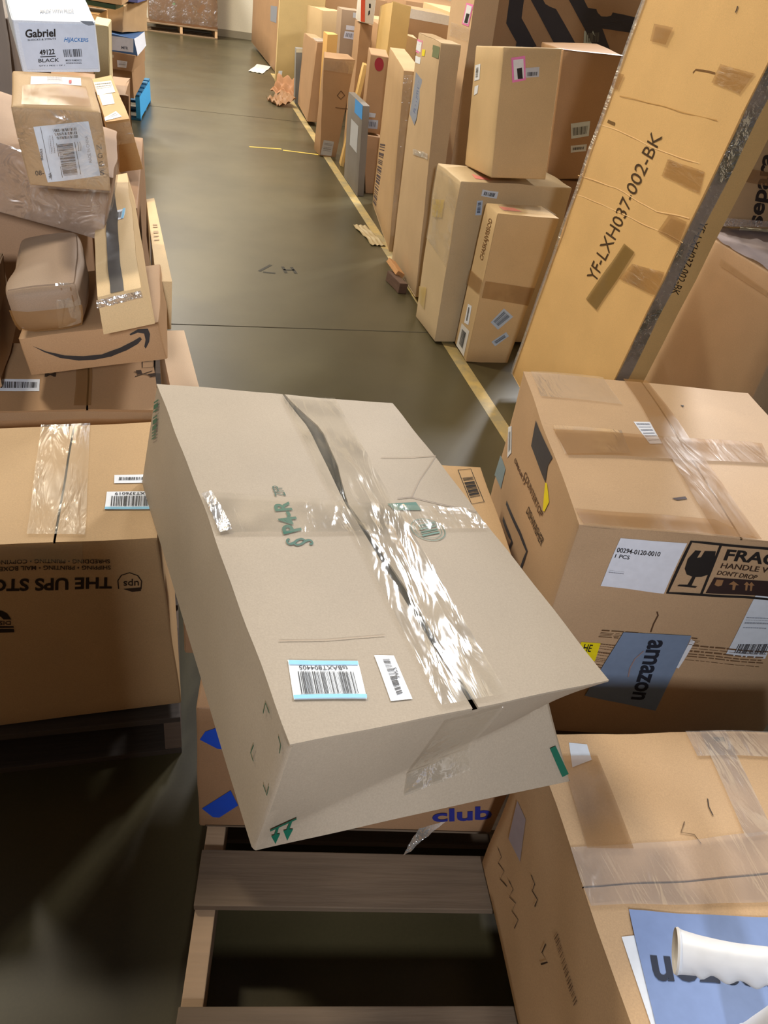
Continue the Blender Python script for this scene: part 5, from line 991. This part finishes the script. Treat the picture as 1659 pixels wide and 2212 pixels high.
                tv,tf=textmesh(arg); Q=np.array(q)
                vv=[Q[0]*(1-a)*b+Q[1]*a*b+Q[2]*a*(1-b)+Q[3]*(1-a)*(1-b) for a,b in tv]
                p=s.S(face,vv,off)-s.c; me=mesh(part,p,tf,plain(col)); o=link(part,me,par,label=lab)
TX={}
def textmesh(t):
    if t in TX: return TX[t]
    cu=bpy.data.curves.new('txt','FONT'); cu.body=t; cu.resolution_u=3; cu.offset=.028 if t in ('THE UPS STORE','FRAGILE','amazon','49122','P4-R','club','separa','Gabriel') else (.0 if t in ('§','YF-LXH037-002-BK','ZFP') else .012)
    o=bpy.data.objects.new('txt',cu); COL.objects.link(o); dg=bpy.context.evaluated_depsgraph_get(); me=o.evaluated_get(dg).to_mesh()
    v=np.array([x.co[:2] for x in me.vertices]); f=[list(p.vertices) for p in me.polygons]
    o.evaluated_get(dg).to_mesh_clear(); bpy.data.objects.remove(o); bpy.data.curves.remove(cu)
    mn,mx=v.min(0),v.max(0); v=(v-mn)/(mx-mn); TX[t]=(v,f); return TX[t]
# ---------- the building ----------
def struct(name,me,parent=None,loc=(0,0,0)):
    o=link(name,me,parent,loc); 
    if parent is None: o['kind']='structure'
    return o
def slab(x0,x1,y0,y1,z0,z1): 
    bm=bmesh.new(); addbox(bm,x0,x1,y0,y1,z0,z1); return bm
def sobj(name,bm,m,parent=None):
    o=bmobj(name,bm,m,parent)
    if parent is None: o['kind']='structure'
    return o
fl=sobj('floor',slab(-6,7,-9,14.9,-.1,0),concrete())
wm=plain((222,212,190),.7,'painted_wall')
wb=sobj('wall_back',slab(-6,7,14.75,14.9,0,6.5),wm)
sobj('wall_right',slab(6.9,7.0,-3,14.75,0,6.5),wm); sobj('wall_left',slab(-6,-5.9,-3,14.75,0,6.5),wm)
sobj('trim_1',slab(-5.9,6.9,14.73,14.75,.0,.10),plain((150,140,120),.6,'skirting'))
sobj('joint',slab(-5,6.5,3.498,3.504,0,.0012),plain((60,54,42),.9,'joint_filler'),fl)
sobj('joint',slab(-5,6.5,8.55,8.558,0,.0012),plain((70,62,48),.9,'joint_filler'),fl)
def yellow_mat():
    m,nt,b=newmat('worn_yellow_paint'); L=nt.links.new; tc=N(nt,'ShaderNodeTexCoord'); n=N(nt,'ShaderNodeTexNoise'); n.inputs['Scale'].default_value=7; n.inputs['Detail'].default_value=8; n.inputs['Roughness'].default_value=.75; L(tc.outputs['Object'],n.inputs['Vector'])
    cr=N(nt,'ShaderNodeValToRGB'); cr.color_ramp.elements[0].position=.40; cr.color_ramp.elements[0].color=lin((140,128,96)); cr.color_ramp.elements[1].position=.62; cr.color_ramp.elements[1].color=lin((178,152,92)); L(n.outputs['Fac'],cr.inputs[0]); L(cr.outputs[0],b.inputs['Base Color']); b.inputs['Roughness'].default_value=.45; return m
ym=yellow_mat()
sobj('yellow_line',slab(1.335,1.40,.4,11.5,0,.0008),ym,fl)
def strokes(name,segs,wd,m,parent,z=.001,label=''):
    bm=bmesh.new()
    for pts in segs:
        for (x0,y0),(x1,y1) in zip(pts,pts[1:]):
            d=Vector((x1-x0,y1-y0)).normalized()*wd*.3; n=Vector((-d.y,d.x)).normalized()*wd*.5
            c=[(x0-d.x+n.x,y0-d.y+n.y),(x0-d.x-n.x,y0-d.y-n.y),(x1+d.x-n.x,y1+d.y-n.y),(x1+d.x+n.x,y1+d.y+n.y)]
            bm.faces.new([bm.verts.new((x,y,z)) for x,y in c])
    return bmobj(name,bm,m,parent,label=label)
strokes('yellow_mark',[[(.69,7.25),(.96,7.28)],[(.99,7.24),(1.32,7.2)]],.035,plain((196,172,80),.5,'yellow_paint'),fl)
strokes('floor_lettering',[[(.551,4.363),(.478,4.262)],[(.50,4.247),(.561,4.238)]],.018,plain((44,42,36),.6),fl,label='dark painted 7 on the concrete')
strokes('floor_lettering',[[(.622,4.345),(.630,4.257)],[(.675,4.344),(.689,4.256)],[(.627,4.300),(.681,4.304)]],.018,plain((44,42,36),.6),fl,label='dark painted H on the concrete')
# ---------- pallets ----------
def pallet(name,label,loc,yaw,w,d,h,slats,colr,grp='',names=('deck_board','stringer')):
    r=thing(name,label,'pallet',loc,grp); r.rotation_euler=(0,0,yaw); m=wood(colr); m_lit=wood(tuple(min(255,int(c*1.55)) for c in colr),.75)  # stringers get a lighter copy of the wood: light on them put into colour
    for y0,y1 in slats:
        bm=bmesh.new(); addbox(bm,0,w,y0,y1,h-.018,h,.002); bmobj('deck_board',bm,m,r)
    ya,yb=slats[0][0],slats[-1][1]
    for x0 in (0.0,w/2-.02,w-.04):
        bm=bmesh.new(); addbox(bm,x0+.002,x0+.040,ya+.002,yb-.002,.018,h-.0185,.002); bmobj('stringer',bm,m_lit,r)
    for y0 in (ya,(ya+yb)/2-.05,yb-.1):
        bm=bmesh.new(); addbox(bm,0,w,y0,y0+.1,0.0,.0175,.002); bmobj('bottom_board',bm,m,r)
    return r
pallet('wooden_pallet','weathered wooden pallet in the foreground under the tilted kraft carton',(-.004,.663,0),math.radians(-10.4),1.3,1.2,.139,[(-.44,-.34),(-.285,-.165),(0,.108),(.165,.28),(.33,.44),(.49,.6),(.65,.76),(.82,.93)],(112,94,76))
pallet('wooden_pallet','dark wooden pallet under the UPS STORE carton',(-1.22,1.09,0),0,1.2,1.2,.139,[(0,.1),(.18,.28),(.36,.46),(.54,.64),(.72,.82),(.90,1.0),(1.1,1.2)],(66,56,48))
pallet('wooden_pallet','dark wooden pallet under the big plain carton deep in the left pile',(-1.25,2.36,0),0,1.2,1.5,.139,[(0,.1),(.28,.38),(.56,.66),(.84,.94),(1.1,1.2),(1.4,1.5)],(66,56,48))
pallet('blue_pallet','blue painted pallet at the bottom of the far left stack',(-.93,7.90,0),math.radians(-5),.68,.9,.212,[(0,.12),(.2,.32),(.4,.52),(.6,.72),(.78,.9)],(40,110,150))
pallet('wooden_pallet','pale pallet under the film-wrapped load at the end wall',(-.33,14.14,0),math.radians(3.9),1.12,.5,.129,[(0,.12),(.19,.31),(.38,.5)],(160,134,104))
# ---------- build every carton ----------
CB={}
for key in BOX:
    CB[key]=Carton(key).build()
# ---------- smaller things ----------
def tube_thing():
    pts=[(0.499, 0.235, 0.79), (0.504, 0.232, 0.792), (0.514, 0.223, 0.802), (0.525, 0.213, 0.813), (0.537, 0.204, 0.822), (0.549, 0.196, 0.831), (0.562, 0.188, 0.839), (0.586, 0.177, 0.842), (0.619, 0.168, 0.833), (0.655, 0.165, 0.809), (0.665, 0.165, 0.62), (0.667, 0.165, 0.578)]
    rad=[.0235,.0215,.0195,.0188,.0185,.0185,.0188,.019,.021,.026,.034,.038]
    P_=[Vector(p) for p in pts]
    # smooth resample
    Q=[];Rr=[]
    for i in range(len(P_)-1):
        for k in range(5):
            t=k/5; p0=P_[max(i-1,0)];p1=P_[i];p2=P_[i+1];p3=P_[min(i+2,len(P_)-1)]
            Q.append(.5*((2*p1)+(p2-p0)*t+(2*p0-5*p1+4*p2-p3)*t*t+(3*p1-p0-3*p2+p3)*t**3)); Rr.append(rad[i]*(1-t)+rad[i+1]*t)
    Q.append(P_[-1]);Rr.append(rad[-1]); n=32; V=[];F=[]; ref=Vector((0,-.65,-.5)).normalized(); s=0
    def ring(c,T,r,rip):
        a=(ref-T*ref.dot(T)).normalized(); b=T.cross(a)
        for k in range(n):
            an=2*math.pi*k/n; rr=r*(1+rip*max(0,math.cos(an))**2); V.append(c+a*math.cos(an)*rr+b*math.sin(an)*rr*.86)
    prev=Q[0]
    for i,(c,r) in enumerate(zip(Q,Rr)):
        T=(Q[min(i+1,len(Q)-1)]-Q[max(i-1,0)]).normalized(); s+=(c-prev).length; prev=c
        rip=.16*math.sin(s/.026*2*math.pi+2.2)*(1 if .02<s<.2 else 0); ring(c,T,r,rip)
    m=len(Q)
    for i in range(m-1):
        for k in range(n): F.append((i*n+k,i*n+(k+1)%n,(i+1)*n+(k+1)%n,(i+1)*n+k))
    F.append([ (m-1)*n+k for k in range(n)])
    root=thing('tool_handle','white hollow plastic handle with finger ridges above the blue-grey amazon sheet, bottom right corner','handle',tuple(P_[-1]))
    me=mesh('grip',[v-P_[-1] for v in V],F,plain((214,216,222),.38,'white_plastic',.5),True); link('grip',me,root)
    # hollow liner
    V.clear();F=[]
    T=(Q[1]-Q[0]).normalized()
    ring(Q[0],T,Rr[0],0); ring(Q[0]-T*.0022,T,Rr[0]*.96,0); ring(Q[0]-T*.001,T,Rr[0]*.90,0)
    for i in range(1,14): ring(Q[i],(Q[i+1]-Q[i-1]).normalized(),Rr[i]*.86,0)
    for i in range(15):
        for k in range(n): F.append((i*n+k,i*n+(k+1)%n,(i+1)*n+(k+1)%n,(i+1)*n+k))
    F.append([15*n+k for k in range(n)])
    me=mesh('hollow_end',[v-P_[-1] for v in V],F,plain((200,196,192),.5,'white_plastic_inside',.3),True); link('hollow_end',me,root)
tube_thing()
def crumple_sheet(name,label,cat,loc,wx,wy,col,amp=.02,rz=0,lift=.0,seed=1,grp=''):
    n=12; V=[];F=[]
    for z0 in (0,.003):
        for j in range(n+1):
            for i in range(n+1):
                x=(i/n-.5)*wx; y=(j/n-.5)*wy
                z=amp*abs(math.sin(i*.9+seed)*math.cos(j*.7+seed*2))+lift*(i/n)**2; V.append((x+.005*math.sin(j*.6+seed),y+.006*math.sin(i*.5),z+z0))
    M_=(n+1)**2
    for j in range(n):
        for i in range(n):
            a=j*(n+1)+i; q=[a,a+1,a+n+2,a+n+1]; F.append([x+M_ for x in q]); F.append(q[::-1])
    bd=[i for i in range(n+1)]+[(j+1)*(n+1)-1 for j in range(1,n+1)]+[n*(n+1)+i for i in range(n-1,-1,-1)]+[j*(n+1) for j in range(n-1,0,-1)]
    for a,b in zip(bd,bd[1:]+bd[:1]): F.append([a,b,b+M_,a+M_])
    me=mesh(name,V,F,card(col),True); o=link(name,me,None,loc); o.rotation_euler=(0,0,rz); return tag(o,label,cat,grp)
crumple_sheet('torn_cardboard','torn crumpled cardboard piece on the floor at the far right of the aisle','cardboard scrap',(1.22,9.42,.0),.22,.34,(150,112,76),.05,.3,.09,2)
crumple_sheet('torn_cardboard','small upright scrap of cardboard against the broad yellow-tan carton','cardboard scrap',(1.33,9.95,.0),.14,.3,(176,128,90),.06,.9,.16,4)
crumple_sheet('paper_sheet','pale sheet lying on the floor beside the long brown carton wall','sheet',(1.22,11.75,.0),.20,.75,(206,198,186),.008,-.25,.0,3)
crumple_sheet('floor_flap','loose flap of cardboard on the yellow floor line','cardboard scrap',(1.30,5.02,.0),.10,.40,(158,140,104),.012,.12,.0,5)
def chunk(name,label,cat,loc,dims,rot,col,m=None,bev=.004,grp=''):
    bm=bmesh.new(); addbox(bm,-dims[0]/2,dims[0]/2,-dims[1]/2,dims[1]/2,0,dims[2],bev); bmesh.ops.subdivide_edges(bm,edges=bm.edges[:],cuts=1,use_grid_fill=True)
    rg=random.Random(7)
    for v in bm.verts: v.co+=Vector((rg.uniform(-1,1),rg.uniform(-1,1),0))*min(dims)*.04
    o=bmobj(name,bm,m or card(col),None,loc,'',False,rot); return tag(o,label,cat,grp)
chunk('wood_block','splintered light wood block by the pale taped upright carton','wood block',(1.27,4.22,.065),(.06,.14,.03),(.25,.5,.35),(0,0,0),wood((190,140,90),.7))
chunk('broken_board','dark broken board end lying under the light wood block','board',(1.265,4.12,.0),(.05,.2,.06),(0,.08,.15),(0,0,0),wood((92,66,50),.5))
# top of the far left stack
chunk('blue_bag','purple-blue bag folded over the top of the far left stack','bag',(-.27,7.55,.955),(.22,.5,.13),(0,0,-.2),(0,0,0),plain((88,92,140),.6,'blue_fabric'))
chunk('green_folder','flat dark green box lying on the battered far left cartons','box',(-.55,7.0,.94),(.44,.3,.03),(0,.02,-.15),(0,0,0),plain((60,86,60),.5,'green_print'))
chunk('cardboard_box','flat brown carton on top of the dark green box','cardboard box',(-.52,6.98,.975),(.46,.34,.06),(0,.02,-.1),(172,136,96),None,.004,'')
chunk('cardboard_box','small bright tan carton end jutting over the battered far left carton','cardboard box',(-.58,6.95,.83),(.26,.4,.07),(0,0,-.1),(220,172,112))
chunk('cardboard_box','plain carton carrying the dark green box in the far left stack','cardboard box',(-.80,6.9,.0),(.5,.5,.82),(0,0,0),(150,116,84))
chunk('film_roll','yellowish film-wrapped bundle standing between the white Gabriel box and the blue box','wrapped bundle',(-.33,4.75,.78),(.07,.3,.30),(0,.05,0),(200,182,140))
chunk('cardboard_box','plain carton under the yellowish film-wrapped bundle','cardboard box',(-.42,4.9,.0),(.4,.5,.77),(0,0,0),(150,116,84))
# loose carton flaps at the far left edge
chunk('cardboard_box','carton corner at the left picture edge beside the crumpled carton','cardboard box',(-.52,1.92,.622),(.19,.36,.20),(0,0,.05),(172,140,108))
